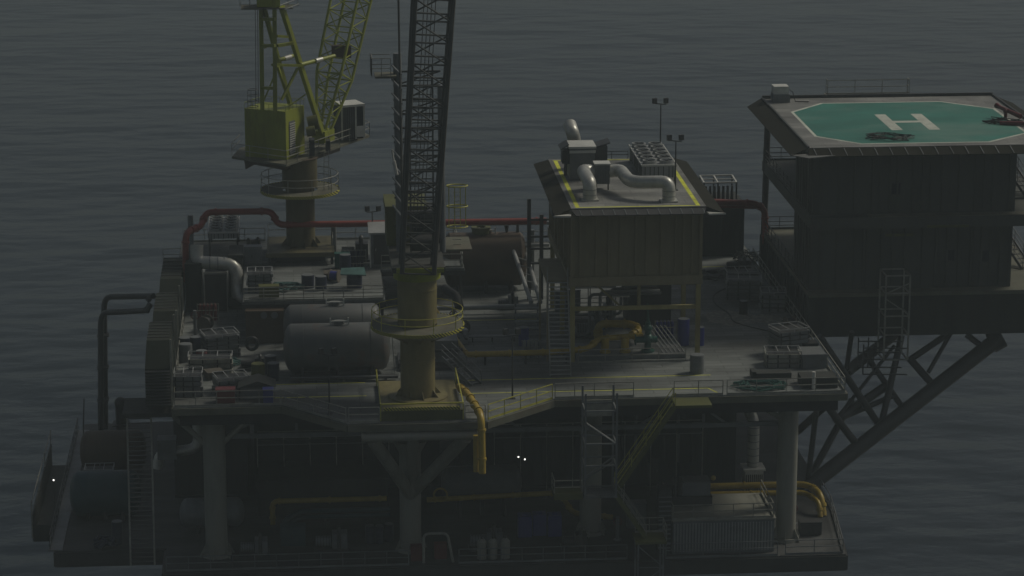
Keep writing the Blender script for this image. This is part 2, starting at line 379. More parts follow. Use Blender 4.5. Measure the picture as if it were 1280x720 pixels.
column('leg standing behind the square ladder tower at mid platform',21.5,195.3,.8,-12,-.9)
column('pale leg at the right end with a bright strip down its right side',35.6,192.6,.74,-12,-.9,brace=[(-3.,32.2,192.6,-1,.2)])
t=T('crane_cradle','grey Y shaped cradle of thick pipes under the front crane pedestal','support frame',(8.1,188,-12))
part(t,'cross_pipe',B().cyl((4.6,184.9,-1.05),(12.4,184.9,-1.05),.33,n=20),'leg')
part(t,'brace',B().cyl((8.1,192.,-7.6),(5.2,185.2,-1.3),.45,n=18),'leg')
part(t,'brace',B().cyl((8.1,192.,-7.6),(11.7,185.2,-1.3),.45,n=18),'leg')
part(t,'centre_post',B().cyl((8.2,191.2,-7.),(8.2,189.5,-1.),.42,n=18),'leg')
for s in (-1,1): part(t,'end_plate',B().cyl((8.5+s*3.9,184.9,-1.05),(8.5+s*4.05,184.9,-1.05),.4,n=20),'leg')
# long horizontal bracing
t=T('bracing_girder','long horizontal girder with diagonals slung between the legs under the upper deck','girder',(14,193,-4))
part(t,'chord',B().box(-5.,35.,192.9,193.15,-3.4,-3.05),'grey')
for x0,x1 in ((-5,0.5),(16,12),(25,28.),(31,28)): part(t,'diagonal',B().bar((x0,193.3,-3.1),(x1,193.3,-.9),.16),'grey')
part(t,'conduit',B().cyl((-4.8,194.,-2.1),(4,194,-2.1),.16,n=10),'silver')
part(t,'hanger',B().box(-.1,.1,193.,193.2,-3.1,-.9).box(29.4,29.6,193.2,193.4,-3.1,-.9),'grey')
# big dark process modules on the lower deck
def module(label,x0,x1,y0,y1,z0,z1,m,name='equipment_module',cat='module',doors=()):
    t=T(name,label,cat,((x0+x1)/2,y0,z0),0)
    b=B().box(x0,x1,y0,y1,z0,z1); part(t,'shell',b,m)
    rb=B(); ribs_y(rb,x0,x1,y0,z0+.2,z1-.25); ribs_x(rb,x0,y0,y1,z0+.2,z1-.25); part(t,'wall_ribs',rb,m)
    part(t,'top_beam',B().box(x0-.08,x1+.08,y0-.12,y0-.003,z1-.22,z1+.02),m)
    part(t,'base_beam',B().box(x0-.08,x1+.08,y0-.12,y0-.003,z0,z0+.2),m)
    for dx,m2 in doors:
        d=part(t,'door',B().box(dx,dx+.95,y0-.16,y0-.1,z0+.2,z0+2.25),m2); part(t,'handle',B().box(dx+.8,dx+.86,y0-.2,y0-.16,z0+1.15,z0+1.3),'grey',d)
    return t
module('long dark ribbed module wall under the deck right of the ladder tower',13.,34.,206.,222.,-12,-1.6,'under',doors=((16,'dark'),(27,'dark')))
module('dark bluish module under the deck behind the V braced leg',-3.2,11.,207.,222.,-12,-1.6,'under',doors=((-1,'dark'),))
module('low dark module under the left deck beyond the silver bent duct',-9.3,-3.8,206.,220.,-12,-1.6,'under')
# ================================================================== MID MODULE (olive building on legs)
t=T('control_building','olive ribbed building raised on legs with pipes and fans on its roof','building',(25.2,199,0))
x0,x1,y0,y1,z0,z1=20.3,30.,199.,215.6,6.3,11.72
part(t,'wall_shell',B().box(x0,x1,y0,y1,z0,z1),'olive')
rb=B(); ribs_y(rb,x0,x1,y0,z0+.3,z1-.5,.8,.17,.16); ribs_x(rb,x0,y0,y1,z0+.3,z1-.5,1.1,.09); ribs_x(rb,x1,y0,y1,z0+.3,z1-.5,1.1,.09,sgn=1); part(t,'wall_ribs',rb,'olive')
part(t,'floor_beam',B().box(x0-.1,x1+.1,y0-.16,y0-.003,z0-.45,z0+.25),'olive')
part(t,'floor_beam',B().box(x0-.14,x0-.003,y0,y1,z0-.45,z0+.25),'olive')
part(t,'head_band',B().box(x0-.05,x1+.05,y0-.2,y0-.003,z1-.38,z1-.02),'olive')
for x in (x0-.02,x1-.18): part(t,'corner_post',B().box(x,x+.2,y0-.22,y0-.1,z0+.26,z1-.4),'olive')
part(t,'roof_slab',B().box(x0-.1,x1+.1,197.7,y1+.1,z1,12.),'roofdeck')
for k,p in enumerate([[(20.55,198.0),(29.7,198.0)],[(29.55,198.0),(29.55,215.2)],[(29.7,215.1),(20.5,215.1)],[(20.7,215.2),(20.7,198.)]]):
    part(t,'edge_line',line(p,.3 if k in(1,3) else .2,12.004+.001*k),'line')
for s,x in ((-1,x0-.1),(1,x1+.1)):
    q=[(x,197.7,11.98),(x+s*1.25,197.1,11.6),(x+s*1.15,215.9,11.6),(x,215.7,11.98)]
    if s>0: q=[q[0],q[1],q[2],q[3]]
    else: q=q[::-1]
    part(t,'side_wing',B().slab(q,.06),'net')
    c=[(x,197.7,11.97),(x+s*1.25,197.1,11.59),(x+s*.1,197.0,11.6)]
    part(t,'wing_corner',B().add([c[0],c[1],c[2]],[(0,1,2),(2,1,0)]) if 0 else B().prism([(x,197.68),(x+s*1.35,197.05),(x+s*.1,196.9)],11.5,11.62),'white')
part(t,'front_wing',B().slab([(x0-.1,197.68,11.9),(x0+.2,197.0,11.6),(x1-.2,197.0,11.6),(x1+.1,197.68,11.9)],.05),'dark')
for i in range(12):
    x=x0+.5+i*.82; part(t,'wing_bracket',B().bar((x,197.6,11.88),(x+.1,197.0,11.62),.05),'grey')
for x,y in ((20.5,199.3),(29.85,199.3),(20.5,207),(29.85,207),(20.5,215.),(29.85,215.)): part(t,'leg',B().box(x-.17,x+.17,y-.17,y+.17,0,z0-.45),'postyellow')
part(t,'cross_beam',B().box(20.7,29.7,199.2,199.42,3.9,4.2),'postyellow')
part(t,'cross_beam',B().box(20.7,29.7,207.2,207.42,3.9,4.2),'dark')
part(t,'cross_beam',B().box(20.4,20.62,199.5,215,3.9,4.2),'oliveleg')
part(t,'brace',B().bar((22.2,199.5,5.9),(24.,199.5,4.2),.16),'oliveleg')
part(t,'post',B().box(25.3,25.55,199.2,199.4,4.21,5.84),'oliveleg')
part(t,'inner_wall',B().box(25.8,29.2,209.,212.,.1,3.8),'darkwall')
part(t,'ceiling_strip_light',B().box(23.9,25.2,203.,203.15,3.9,4.0),'white')
# wall vent box at the left
t=T('vent_hood','dark vent hood hung on the left wall of the olive building','vent',(20,206,9.5))
part(t,'hood',B().box(19.5,20.2,204.,206.5,9.9,11.2),'dark'); part(t,'louvre',B().box(19.42,19.5,204.2,206.3,10,11.1),'grey')
one('drip_tray',B().box(20.9,29.,199.6,203.6,0,.3),'grey','shallow grey tray under the yellow pipes below the olive building','tray')
railing('thin rail in front of the yellow pipes under the olive building',[(20.9,198.75,0),(28.9,198.75,0)],'rail',h=1.05,step=1.9)
# roof kit
zr=12.
t=T('ventilation_duct','silver duct snaking across the roof of the olive building from box to box','duct',(25,200.5,zr))
part(t,'left_elbow',B().tube([(21.85,200.5,zr+.1),(21.85,200.5,zr+1.3),(21.7,204.,zr+1.5),(22.7,204.3,zr+1.3)],.5,20,1.1),'silver')
part(t,'right_run',B().tube([(27.6,199.6,zr+.1),(27.6,199.6,zr+1.45),(24.9,200.8,zr+1.2),(24.5,203.9,zr+1.5),(23.4,204.3,zr+1.3)],.48,20,1.),'silver')
for x,y in ((21.85,200.5),(27.6,199.6)): part(t,'base_flange',B().box(x-.62,x+.62,y-.55,y+.55,zr,zr+.1),'silver')
b=B()
for z in (.7,1.1): b.cyl((21.85,200.5,zr+z-.3),(21.85,200.5,zr+z-.27),.52,n=20); b.cyl((27.6,199.6,zr+z-.3),(27.6,199.6,zr+z-.27),.5,n=20)
pass
part(t,'clamp_rings',b,'grey')
t=T('duct_junction_box','small pale ribbed box joining the two silver ducts on the roof','box',(23.1,204.3,zr))
part(t,'case',B().box(22.6,23.7,203.7,204.8,zr+.5,zr+1.95),'grey'); part(t,'lid',B().box(22.54,23.76,203.64,204.86,zr+1.95,zr+2.05),'white')
rb=B(); 
for i in range(5): rb.box(22.68+i*.2,22.76+i*.2,203.62,203.7,zr+.55,zr+1.9)
part(t,'ribs',rb,'grey')
for x in (22.7,23.6): part(t,'foot',B().box(x-.05,x+.05,203.8,203.9,zr,zr+.5),'dark')
t=T('air_handling_unit','large grey box unit with side flaps at the back left of the roof','air handler',(21.9,209,zr))
part(t,'cabinet',B().box(21.1,23.,207.6,210.,zr+.05,zr+2.45),'grey'); part(t,'top_plate',B().box(21.0,23.1,207.5,210.1,zr+2.45,zr+2.6),'white')
part(t,'front_frame',B().box(21.05,23.05,207.5,207.6,zr+2.1,zr+2.3),'white')
part(t,'side_flap',B().slab([(20.4,207.7,zr+2.3),(21.05,207.7,zr+2.7),(21.05,209.6,zr+2.7),(20.4,209.6,zr+2.3)][::-1],.08),'dark')
part(t,'side_motor',B().box(20.55,21.1,208.,209.2,zr+1.2,zr+2.2).cyl((20.8,208.,zr+.3),(20.8,208.,zr+1.2),.12),'dark')
part(t,'filter_bank',B().box(23.05,24.,208.,209.8,zr+.9,zr+2.5),'dark')
part(t,'filter_flap',B().slab([(23.2,208,zr+2.5),(24.2,208.,zr+2.8),(24.2,209.8,zr+2.8),(23.2,209.8,zr+2.5)],.08),'dark')
t=T('exhaust_cowl','bent silver cowl rising behind the grey box unit on the roof','cowl',(22,212,zr))
part(t,'pipe',B().tube([(21.9,212.,zr+.02),(21.9,212.,zr+2.2),(21.7,211.8,zr+2.9),(21.6,212.8,zr+3.3)],.52,20,.8),'silver')
b=B()
for z in (1.2,1.7,2.1): b.cyl((21.9,212,zr+z),(21.9,212,zr+z+.06),.56,n=20)
part(t,'bands',b,'grey')
def fan_bank(label,x0,x1,y0,y1,z0,legh,h,nx,ny,r,cm='grey'):
    t=T('fan_cooler',label,'cooler',((x0+x1)/2,y0,z0),0,'banks of cooling fans')
    zt=z0+legh+h
    part(t,'case',B().box(x0,x1,y0,y1,z0+legh,zt),cm)
    part(t,'rim',B().box(x0-.06,x1+.06,y0-.06,y0+.02,zt-.05,zt+.08).box(x0-.06,x0,y0,y1,zt-.05,zt+.06).box(x1,x1+.06,y0,y1,zt-.05,zt+.06),'white')
    rb=B(); ribs_y(rb,x0,x1,y0,z0+legh,zt-.1,.3,.04,.05); ribs_x(rb,x0,y0,y1,z0+legh,zt-.1,.7,.05); part(t,'side_ribs',rb,'dark')
    for x,y in ((x0+.08,y0+.1),(x1-.08,y0+.1),(x0+.08,y1-.1),(x1-.08,y1-.1)):
        if legh>0: part(t,'leg',B().box(x-.07,x+.07,y-.07,y+.07,z0,z0+legh),'dark')
    for i in range(nx):
        for j in range(ny):
            cx=x0+(i+.5)*(x1-x0)/nx; cy=y0+(j+.5)*(y1-y0)/ny
            f=part(t,'fan',B().ring((cx,cy),r*.86,r,zt+.001,zt+.3,18),cm)
            g=B().cyl((cx,cy,zt+.01),(cx,cy,zt+.32),r*.3,n=10)
            for k in range(6): a=k*math.pi/3; g.bar((cx,cy,zt+.2),(cx+math.cos(a)*r*.84,cy+math.sin(a)*r*.84,zt+.16),.16,.03)
            part(t,'fan_blades',g,'dark',f)
    return t
fan_bank('bank of twelve round fans on the roof of the olive building',26.5,29.1,206.6,214.6,zr,.3,.95,2,6,.54,'pale')
fan_bank('upright bank of round fans on thin legs at the left of the mezzanine',-6.8,-4.4,222.,227.8,3.,1.6,.5,2,6,.5,'pale')
def mast(label,x,y,z,h,s=1,m='dark'):
    t=T('floodlight_mast',label,'light mast',(x,y,z),0,'floodlight masts')
    part(t,'pole',B().cyl((x,y,z),(x,y,z+h),.07,.045,n=8),m); part(t,'base_plate',B().box(x-.2,x+.2,y-.2,y+.2,z,z+.05),m)
    part(t,'crossarm',B().bar((x-.5*s,y,z+h+.1),(x+.45*s,y,z+h),.07),m)
    for dx in (-.5,.4):
        part(t,'floodlight',B().cbox((x+dx*s,y,z+h+.1),.34,.22,.42,.5),m)
    return t
mast('thin mast with two floodlights beside the fan bank, nearer the front edge of the roof',28.6,203.4,zr,3.7)
mast('thin mast with two floodlights at the far edge of the roof behind the fans',29.2,216.5,zr-.3,4.4)
mast('tall thin mast with twin lamps standing at the sloping rail right of the front crane',15.3,190.,0,4.6)
mast('thin mast standing on the front left deck before the grey tanks',2.3,187.3,0,4.2)
mast('thin mast with twin lamps by the grey cabin on the mezzanine',6.4,220.,3.,4.,s=-1)
one('rope_coil',B().ring((24.9,211.5),.3,.7,zr,zr+.14,20).ring((25.,211.4),.2,.5,zr+.14,zr+.24,20),'bluep','blue hose coil lying on the roof behind the junction box','hose')
railing('black low rail along the far edge of the olive building roof',[(23.9,215.5,zr),(26.5,215.5,zr)],'dark',h=.6,toe=False)
# stairs up to olive building (left side)
t=stair('steep grey stairway climbing to the left side of the olive building',(19.25,195.4,0),(19.35,199.1,6.3),1.5,'pale',22,rail_m='rail')
one('stair_landing',B().box(18.55,20.15,199.2,206.,6.1,6.3).box(18.6,18.75,199.5,199.65,0,6.1).box(18.6,18.75,205.7,205.85,0,6.1),'olive','landing platform at the head of the steep stairway beside the olive building','platform')
# ================================================================== yellow process pipes
t=T('yellow_pipeline','long yellow pipe running at knee height from the front crane to under the olive building','pipeline',(13,199.4,0))
flanged(t,'pipe',[(12.6,199.,.8),(19.,199.,.85),(21.8,199.9,.8),(22.6,200.9,1.3),(26.,200.9,1.45)],.22,'yellow',.7,3)
for x in (14,17,20.): part(t,'support',B().box(x-.08,x+.08,198.9,199.1,0,.6),'dark')
for x in (23.1,24.6):
    part(t,'riser',B().cyl((x,200.6,.3),(x,200.6,1.45),.3,n=14),'yellow'); part(t,'riser_flange',B().cyl((x,200.6,.3),(x,200.6,.42),.42,n=14),'yellow')
t=T('pipe_elbow','ochre pipe elbow bending upward behind the yellow risers','pipe',(24.6,204,0))
flanged(t,'pipe',[(23.,204.5,0),(23.,204.5,1.5),(25.6,204.2,1.5),(26.,203.,1.2),(25.3,202.2,1.2)],.3,'yellow',.6,3)
t=T('yellow_riser','thick yellow pipe leaving the deck beside the crane and hanging over its front edge','pipe',(12.7,186,0))
flanged(t,'pipe',[(11.6,191.6,.5),(12.0,188.,1.0),(12.6,183.,.9),(12.65,182.9,-3.2)],.25,'yellow',1.,2.2)
part(t,'second_pipe',B().cyl((12.25,183.3,-.6),(12.25,183.3,-3.2),.2,n=10),'yellow')
t=T('yellow_feed_pipe','slanting yellow pipe coming down from the crane to the long yellow pipeline','pipe',(12,203,0))
flanged(t,'pipe',[(10.8,212.,1.2),(12.7,199.3,.7)],.17,'yellow',.5,4)
t=T('green_valve','dark green valve tree with handwheel under the olive building','valve',(26.3,200.6,.3))
part(t,'body',B().cyl((26.3,200.6,.3),(26.3,200.6,.45),.5,n=14).cyl((26.3,200.6,.4),(26.3,200.6,2.6),.26,.2,n=14).ball((26.3,200.6,1.3),.42).ball((26.3,200.6,2.1),.34).cyl((26.3,200.6,2.6),(26.25,200.6,4.),.13,.05,n=10),'tgreen')
part(t,'side_branch',B().cyl((25.4,200.5,1.25),(27.,200.5,1.25),.24,n=12),'tgreen')
part(t,'handwheel',B().tube([(25.35+.0,200.5+.38*math.sin(a),1.25+.38*math.cos(a)) for a in [i*math.pi/8 for i in range(17)]],.05,6),'tgreen')
# ================================================================== HELIDECK BUILDING
t=T('accommodation_block','dark two storey accommodation block overhanging the right side under the helideck','building',(49.,209,0))
hx0,hx1,hy0=40.,56.1,209.6
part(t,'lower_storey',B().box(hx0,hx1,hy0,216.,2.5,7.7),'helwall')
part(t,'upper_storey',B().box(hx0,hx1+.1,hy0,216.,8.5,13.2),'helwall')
for za,zb in ((2.7,7.5),(8.7,13.)):
    rb=B(); ribs_y(rb,hx0,hx1,hy0,za,zb,.95,.16,.14); ribs_x(rb,hx0,hy0,216,za,zb,1.,.09); part(t,'wall_ribs',rb,'helwall')
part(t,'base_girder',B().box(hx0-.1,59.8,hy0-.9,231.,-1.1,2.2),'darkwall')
rb=B(); ribs_x(rb,hx0-.1,hy0,231,-.9,2.1,1.2,.1); part(t,'girder_ribs',rb,'darkwall')
part(t,'rear_columns',B().box(55.6,56.,228,228.4,2.5,13.1),'dark')
part(t,'lower_walkway',B().box(hx0-.1,60.,hy0-1.3,231.,2.2,2.5),'edge')
part(t,'middle_walkway',B().box(hx0-.1,60.,hy0-1.2,231.,7.6,8.5),'helwall')
part(t,'middle_walkway_floor',B().box(44.5,60.,hy0-1.22,hy0-.1,8.5,8.53),'edge')
part(t,'yellow_lintel',B().box(49,52.3,hy0-1.25,hy0-1.2,7.6,7.8),'yg')
part(t,'yellow_lintel',B().box(46,48.2,hy0-.12,hy0-.05,6.7,6.9),'yg')
for x,z in ((46.7,10.5),(54.,5.),(51.2,5.1)):
    w=part(t,'window',B().box(x-.42,x+.42,hy0-.12,hy0-.06,z-.5,z+.5),'dark'); part(t,'window_pane',B().box(x-.32,x+.32,hy0-.13,hy0-.122,z-.4,z+.4),'glass',w)
for x in (40.1,44.5,50,53.,55.9): part(t,'cladding_post',B().box(x,x+.18,hy0-.14,hy0-.003,2.52,7.65),'helwall')
t=T('helideck','square helideck with green octagon and a pale H on top of the block','helideck',(49.5,219,13.2))
part(t,'deck_plate',B().box(39.6,59.3,208.7,230.1,13.6,14.),'roofdeck')
part(t,'deck_frame',B().box(39.9,59.,209.3,229.8,13.2,13.6),'dark')
oc=[(40.9,223.7),(44.1,227.5),(54.3,227.5),(58.,223.9),(58.,213.2),(54.1,209.8),(43.9,209.8),(40.9,213.1)]
cx=sum(p[0] for p in oc)/8; cy=sum(p[1] for p in oc)/8
part(t,'green_octagon',B().add([(p[0],p[1],14.004) for p in oc][::-1],[tuple(range(8))]),'green')
b=B()
for i in range(8):
    a,c=Vector((*oc[i],14.008)),Vector((*oc[(i+1)%8],14.008)); m_=Vector((cx,cy,14.008))
    b.add([a,c,c+(m_-c)*.028,a+(m_-a)*.028],[(0,1,2,3)])
part(t,'octagon_border',b,'hmark')
part(t,'letter_h',B().box(47.5,48.4,215.2,222.,14.008,14.011).box(50.5,51.4,215.2,222.,14.008,14.011).box(48.4,50.5,218.3,219.1,14.008,14.011),'hmark')
part(t,'side_net',B().slab([(39.6,230.2,13.95),(39.6,208.6,13.95),(38.2,208.2,13.45),(38.2,229.,13.45)],.06),'net')
part(t,'side_net',B().slab([(59.3,208.6,13.95),(59.3,230.2,13.95),(60.8,229.,13.45),(60.8,208.2,13.45)],.06),'net')
part(t,'front_net',B().slab([(39.7,208.7,13.95),(59.2,208.7,13.95),(59.4,207.7,13.5),(39.4,207.7,13.5)][::-1],.05),'net')
b=B()
for i in range(17): x=40.+i*1.18; b.bar((x,208.6,13.95),(x+.12,207.7,13.55),.05)
part(t,'net_brackets',b,'grey')
part(t,'corner_flap',B().prism([(38.2,208.3),(39.3,206.9),(43.5,208.6),(40,208.7)],13.5,13.56),'roofdeck')
part(t,'kerb',B().box(39.6,59.3,229.9,230.15,14,14.25).box(39.55,39.7,208.7,230,14,14.1).box(59.2,59.35,208.7,230,14,14.15),'dark')
part(t,'support_leg',B().cyl((40.1,230.6,0.),(40.1,229.8,13.4),.27,n=12),'dark')
# rear balconies at both floors
railing('rail round the upper open terrace behind the dark block wall',[(39.98,216.3,8.5),(39.98,230.9,8.5),(46.,230.9,8.5)],'dark',group='rear terrace rails',rails=(1.,.6,.3))
railing('rail round the lower open terrace beside the red standpipe',[(39.98,216.3,2.5),(39.98,230.9,2.5),(46.,230.9,2.5)],'dark',group='rear terrace rails',rails=(1.,.6,.3))
# helideck kit
railing('long rail standing behind the far edge of the helideck',[(45.4,231.9,14.),(45.4,231.2,14),(52.4,231.2,14),(52.4,231.9,14)],'rail',h=1.25,step=2.4)
one('access_platform',B().box(45.3,52.5,230.2,232.4,13.7,13.95),'edge','narrow platform behind the far edge of the helideck','platform')
t=T('equipment_cabinet','grey double cabinet at the far left corner of the helideck','cabinet',(41,228.6,14))
part(t,'lower_box',B().box(40.2,41.6,227.9,229.3,14.02,14.7),'grey'); part(t,'upper_box',B().box(40.25,41.5,228.,229.3,14.7,15.35),'white'); part(t,'cable',B().tube([(41.5,228.5,15.1),(41.9,228.4,14.8),(42.1,228.2,14.05),(43.2,227.9,14.06)],.04,6),'rubber')
def tangle(label,c,r,z,turns,mt,tube=.035,seed=1,name='hose_tangle',cat='hose',hh=.25):
    rd=random.Random(seed); pts=[]; N=turns*12
    for i in range(N):
        a=2*math.pi*i/12+rd.uniform(-.2,.2); rr=r*rd.uniform(.35,1); pts.append((c[0]+rr*math.cos(a)*1.3,c[1]+rr*math.sin(a),z+tube+rd.uniform(0,hh)))
    return one(name,B().tube(pts,tube,5),mt,label,cat)
tangle('black tangle of rope lying near the front edge of the green helideck',(46.6,211.9),1.6,14.01,8,'rubber',.028,3,'rope_tangle','rope')
t=T('fire_monitor','red fire monitor on the right edge of the helideck, barrel pointing inward','fire monitor',(57.9,218,14))
part(t,'stand',B().cyl((57.6,218.9,14.01),(57.6,218.9,14.6),.14,n=10).ball((57.6,218.9,14.7),.22),'redp')
part(t,'barrel',B().cyl((57.3,219.6,14.9),(58.5,217.6,14.5),.15,.2,n=12),'redp'); part(t,'nozzle',B().cyl((57.1,220.,15.),(57.3,219.6,14.9),.24,.16,n=12),'redp')
part(t,'base_pipe',B().tube([(56.6,216.8,14.15),(58.2,216.2,14.2),(59.2,215.6,14.2)],.17,10),'redp')
tangle('dark hoses heaped under the red fire monitor',(57.0,217.6),1.3,14.01,5,'rubber',.04,9)
# red deck pipes
t=T('red_fire_main','long red fire main crossing the back of the platform and dropping at the left','pipeline',(6,221,6))
Yp=221.
q=lambda x,y:W(x,y,Yp)
flanged(t,'pipe',[W(232,352,218),W(232,290,218),W(252,283,220),W(257,265,Yp),q(340,264),q(347,281),q(500,279),q(683,276)],.26,'red',.8,6)
part(t,'grey_companion_pipe',B().cyl(q(540,281)+Vector((0,.6,-.1)),q(690,279)+Vector((0,.6,-.1)),.16,n=10),'grey')
for x in (238,417,665):
    p=W(x,283 if x!=238 else 275,Yp+.6); part(t,'stanchion',B().cyl((p.x,p.y,3. if x!=665 else 0),(p.x,p.y,p.z+(.4 if x<600 else -.3)),.22,n=8),'grey')
t=T('red_standpipe','red pipe running from behind the olive building to a vertical drop at the helideck leg','pipeline',(39,229,4))
flanged(t,'pipe',[W(880,252,229.),W(944,254,229.),W(956,262,229.5),W(957,305,229.5)],.27,'red',.7,3)
part(t,'second_pipe',B().tube([W(880,257,229.3),W(945,259,229.3)],.16,8),'red')
# cooler house at the back right
module('dark container at the back right between the olive building and helideck leg',35.1,38.6,231.8,236.5,0,4.6,'darkwall',name='equipment_container',cat='container')
t=T('frame_rack','open steel frame rack with bottles on top of the dark back container','rack',(36.6,233,4.6))
for x in (35.1,36.3,37.9):
    for y in (232.,234.5): part(t,'upright',B().box(x-.06,x+.06,y-.06,y+.06,4.62,6.4),'dark')
part(t,'top_frame',B().bar((35.1,232,6.4),(37.9,232,6.4),.12).bar((35.1,234.5,6.5),(37.9,234.5,6.5),.12).bar((35.1,232,6.4),(35.1,234.5,6.5),.12).bar((36.3,232,6.4),(36.3,234.5,6.5),.1).bar((37.9,232,6.4),(37.9,234.5,6.5),.12).bar((35.1,233.2,6.45),(37.9,233.2,6.45),.08),'white')
for i in range(7): part(t,'bottle',B().cyl((35.4+i*.38,233,4.62),(35.4+i*.38,233,5.9),.15,.1,n=8),'dark')
# ================================================================== FRONT CRANE
cx,cy=8.6,190.
t=T('front_crane_pedestal','thick tan crane column on a boxed base at the front edge of the deck','crane pedestal',(cx,cy,0))
part(t,'shaft',B().cyl((cx,cy,.3),(cx,cy,6.),1.22,n=36),'oliveleg')
part(t,'upper_drum',B().cyl((cx,cy,5.7),(cx,cy,9.0),1.38,n=36),'brown' if 0 else 'oliveleg')
part(t,'slew_ring',B().cyl((cx,cy,9.),(cx,cy,9.7),1.65,n=36),'lime')
part(t,'seam_rings',B().cyl((cx,cy,3.1),(cx,cy,3.16),1.25,n=36).cyl((cx,cy,8.2),(cx,cy,8.26),1.41,n=36),'oliveleg')
part(t,'base_box',B().box(5.9,11.4,185.4,194.,.0,.35),'oliveleg'); part(t,'base_rim',B().bar((5.8,185.2,1.2),(11.5,185.2,1.2),.09).bar((5.8,185.2,1.2),(5.8,194,1.2),.08).bar((11.5,185.2,1.2),(11.5,194,1.2),.08).box(5.76,5.84,185.15,185.25,0,1.15).box(11.46,11.54,185.15,185.25,0,1.15).box(5.76,5.84,193.9,194,0,1.15).box(11.46,11.54,193.9,194,0,1.15),'yrail')
part(t,'hazard_band',B().box(6.0,11.3,185.16,185.24,.72,.94),'hazard')
part(t,'front_grating',(lambda b:[b.box(5.9+k*.19,6.0+k*.19,185.1,185.16,.02,.68) for k in range(29)] and b.box(5.85,11.45,185.165,185.3,.01,.7))(B()),'yg')
for i in range(8):
    a=i*math.pi/4+.2; c=Vector((cx+1.2*math.cos(a),cy+1.2*math.sin(a),.35)); o=Vector((math.cos(a),math.sin(a),0))
    part(t,'gusset',B().slab([c,c+o*.5,c+o*.5+Vector((0,0,.08)),c+Vector((0,0,.65))],.05),'oliveleg')
part(t,'base_flange',B().ring((cx,cy),1.2,2.1,.35,.45,36),'oliveleg')
t=T('crane_gallery','round walkway with yellow black edge ringing the front crane column','gallery',(cx,cy,5.6))
part(t,'floor',B().ring((cx,cy),1.24 if 0 else 1.40,3.25,5.5,5.62,48),'edge'); part(t,'edge_band',B().ring((cx,cy),3.25,3.3,5.4,5.64,48),'hazard')
ringrail(t,(cx,cy),3.2,5.62,'yrail')
for i in range(8):
    a=i*math.pi/4+.1; part(t,'bracket',B().bar((cx+1.22*math.cos(a),cy+1.22*math.sin(a),4.5),(cx+3.1*math.cos(a),cy+3.1*math.sin(a),5.45),.1),'oliveleg')
t=T('front_crane','dark grey lattice boom crane on the front column with yellow machinery house','crane',(cx,cy,9.7))
part(t,'turntable',B().box(6.8,10.5,188.3,198.,9.7,10.1),'boom')
part(t,'turntable_band',B().box(7.1,10.4,188.15,188.29,9.75,10.05),'lime')
ho=part(t,'machinery_house',B().box(6.7,8.6,195.,199.,10.1,12.5),'yg'); part(t,'roof_band',B().box(6.6,9.6,194.9,199.1,12.5,13.),'yg',ho)
part(t,'house_side',B().box(8.6,10.6,195.5,199.,10.1,12.4),'dark')
p0=Vector((8.55,188.2,10.)); 
top=W(545,-60,186.)
lattice(t,p0,top,2.2,2.6,2.,2.2,(1,0,0),15,'boom',.17,.065,alt=False)
b=B(); 
for i in range(4):
    x=W(533+i*5,-60,187.5); b.cyl((8.4+i*.25,191.5,12),(x.x,x.y,x.z),.03,n=5)
part(t,'hoist_ropes',b,'rope')
for x,nm in ((7.6,'mast_leg'),(10.6,'mast_leg')):
    part(t,nm,B().cyl((x,193.2,10.),(x-.1,193.2,24.3 if x<8 else 22.),.3 if x<8 else .22,n=14),'grey')
b=B()
for k in range(13):
    z=11+k; b.bar((7.2,193.2,z),(10.5,193.2,z),.13)
    if k%2: b.bar((7.2,193.2,z),(10.5,193.2,z+1),.1)
part(t,'mast_crossbars',b,'boom')
b=B()
for k in range(26): b.bar((8.3,192.4,10.5+k*.5),(9.9,192.4,10.5+k*.5),.07)
b.bar((8.3,192.4,10.2),(8.3,192.4,23.5),.12).bar((9.9,192.4,10.2),(9.9,192.4,23.5),.12)
part(t,'inner_ladder',b,'boom')
b=B()
for k in range(11): z=13.5+k; b.bar((7.1,193.,z),(7.6,189.,z),.1)
part(t,'ladder_rungs',b,'grey')
for y in (188.9,189.2): part(t,'side_stay',B().cyl((7.6,y,10.1),(7.45,y,30),.07,n=6),'boom')
part(t,'winch',B().cyl((8.3,192.,11.),(10.1,192.,11.),.6,n=18).cyl((8.3,193.,12.6),(10.1,193.,12.6),.5,n=18),'dark')
pl=part(t,'masthead_platform',B().box(5.9,7.4,192.2,194.,22.7,22.85),'edge')
b=B()
for p,r_ in (((5.7,192.2),(5.7,194.)),((5.7,192.2),(7.,192.2)),((5.7,194.),(7.,194.))):
    for z in (23.4,24.1): b.bar((*p,z),(*r_,z),.05)
for p in ((5.7,192.2),(5.7,194),(6.35,192.2),(7,192.2)): b.bar((*p,22.8),(*p,24.1),.05)
part(t,'platform_rail',b,'rail',pl); part(t,'wind_panel',B().box(5.62,5.68,192.3,193.9,22.9,24.2),'dark',pl)
part(t,'hook_block',B().cyl((7.0,188.6,17.6),(7.2,188.6,16.6),.13,n=8).cyl((6.9,188.6,18.4),(7.,188.6,17.6),.08,n=6),'white')
cg=T('caged_ladder','ladder with round safety hoops standing right of the grey boom','ladder',(11.4,196,9.7))
for x in (11.2,11.6,12.,12.4): part(cg,'cage_bar',B().bar((x,196-.4*abs(1 if 11.4<x<12.2 else .4),11.2),(x,196-.4*abs(1 if 11.4<x<12.2 else .4),14.2),.06),'yrail')
for z in (11.2,12.7,14.2): part(cg,'hoop',B().tube([(11.8+.75*math.cos(a),196.+.5*math.sin(a),z) for a in [i*math.pi/8 for i in range(17)]],.05,6),'yrail')
part(cg,'rungs',(lambda b:[b.bar((11.5,196.4,9.8+k*.35),(12.1,196.4,9.8+k*.35),.04) for k in range(13)] and b)(B()),'rail')
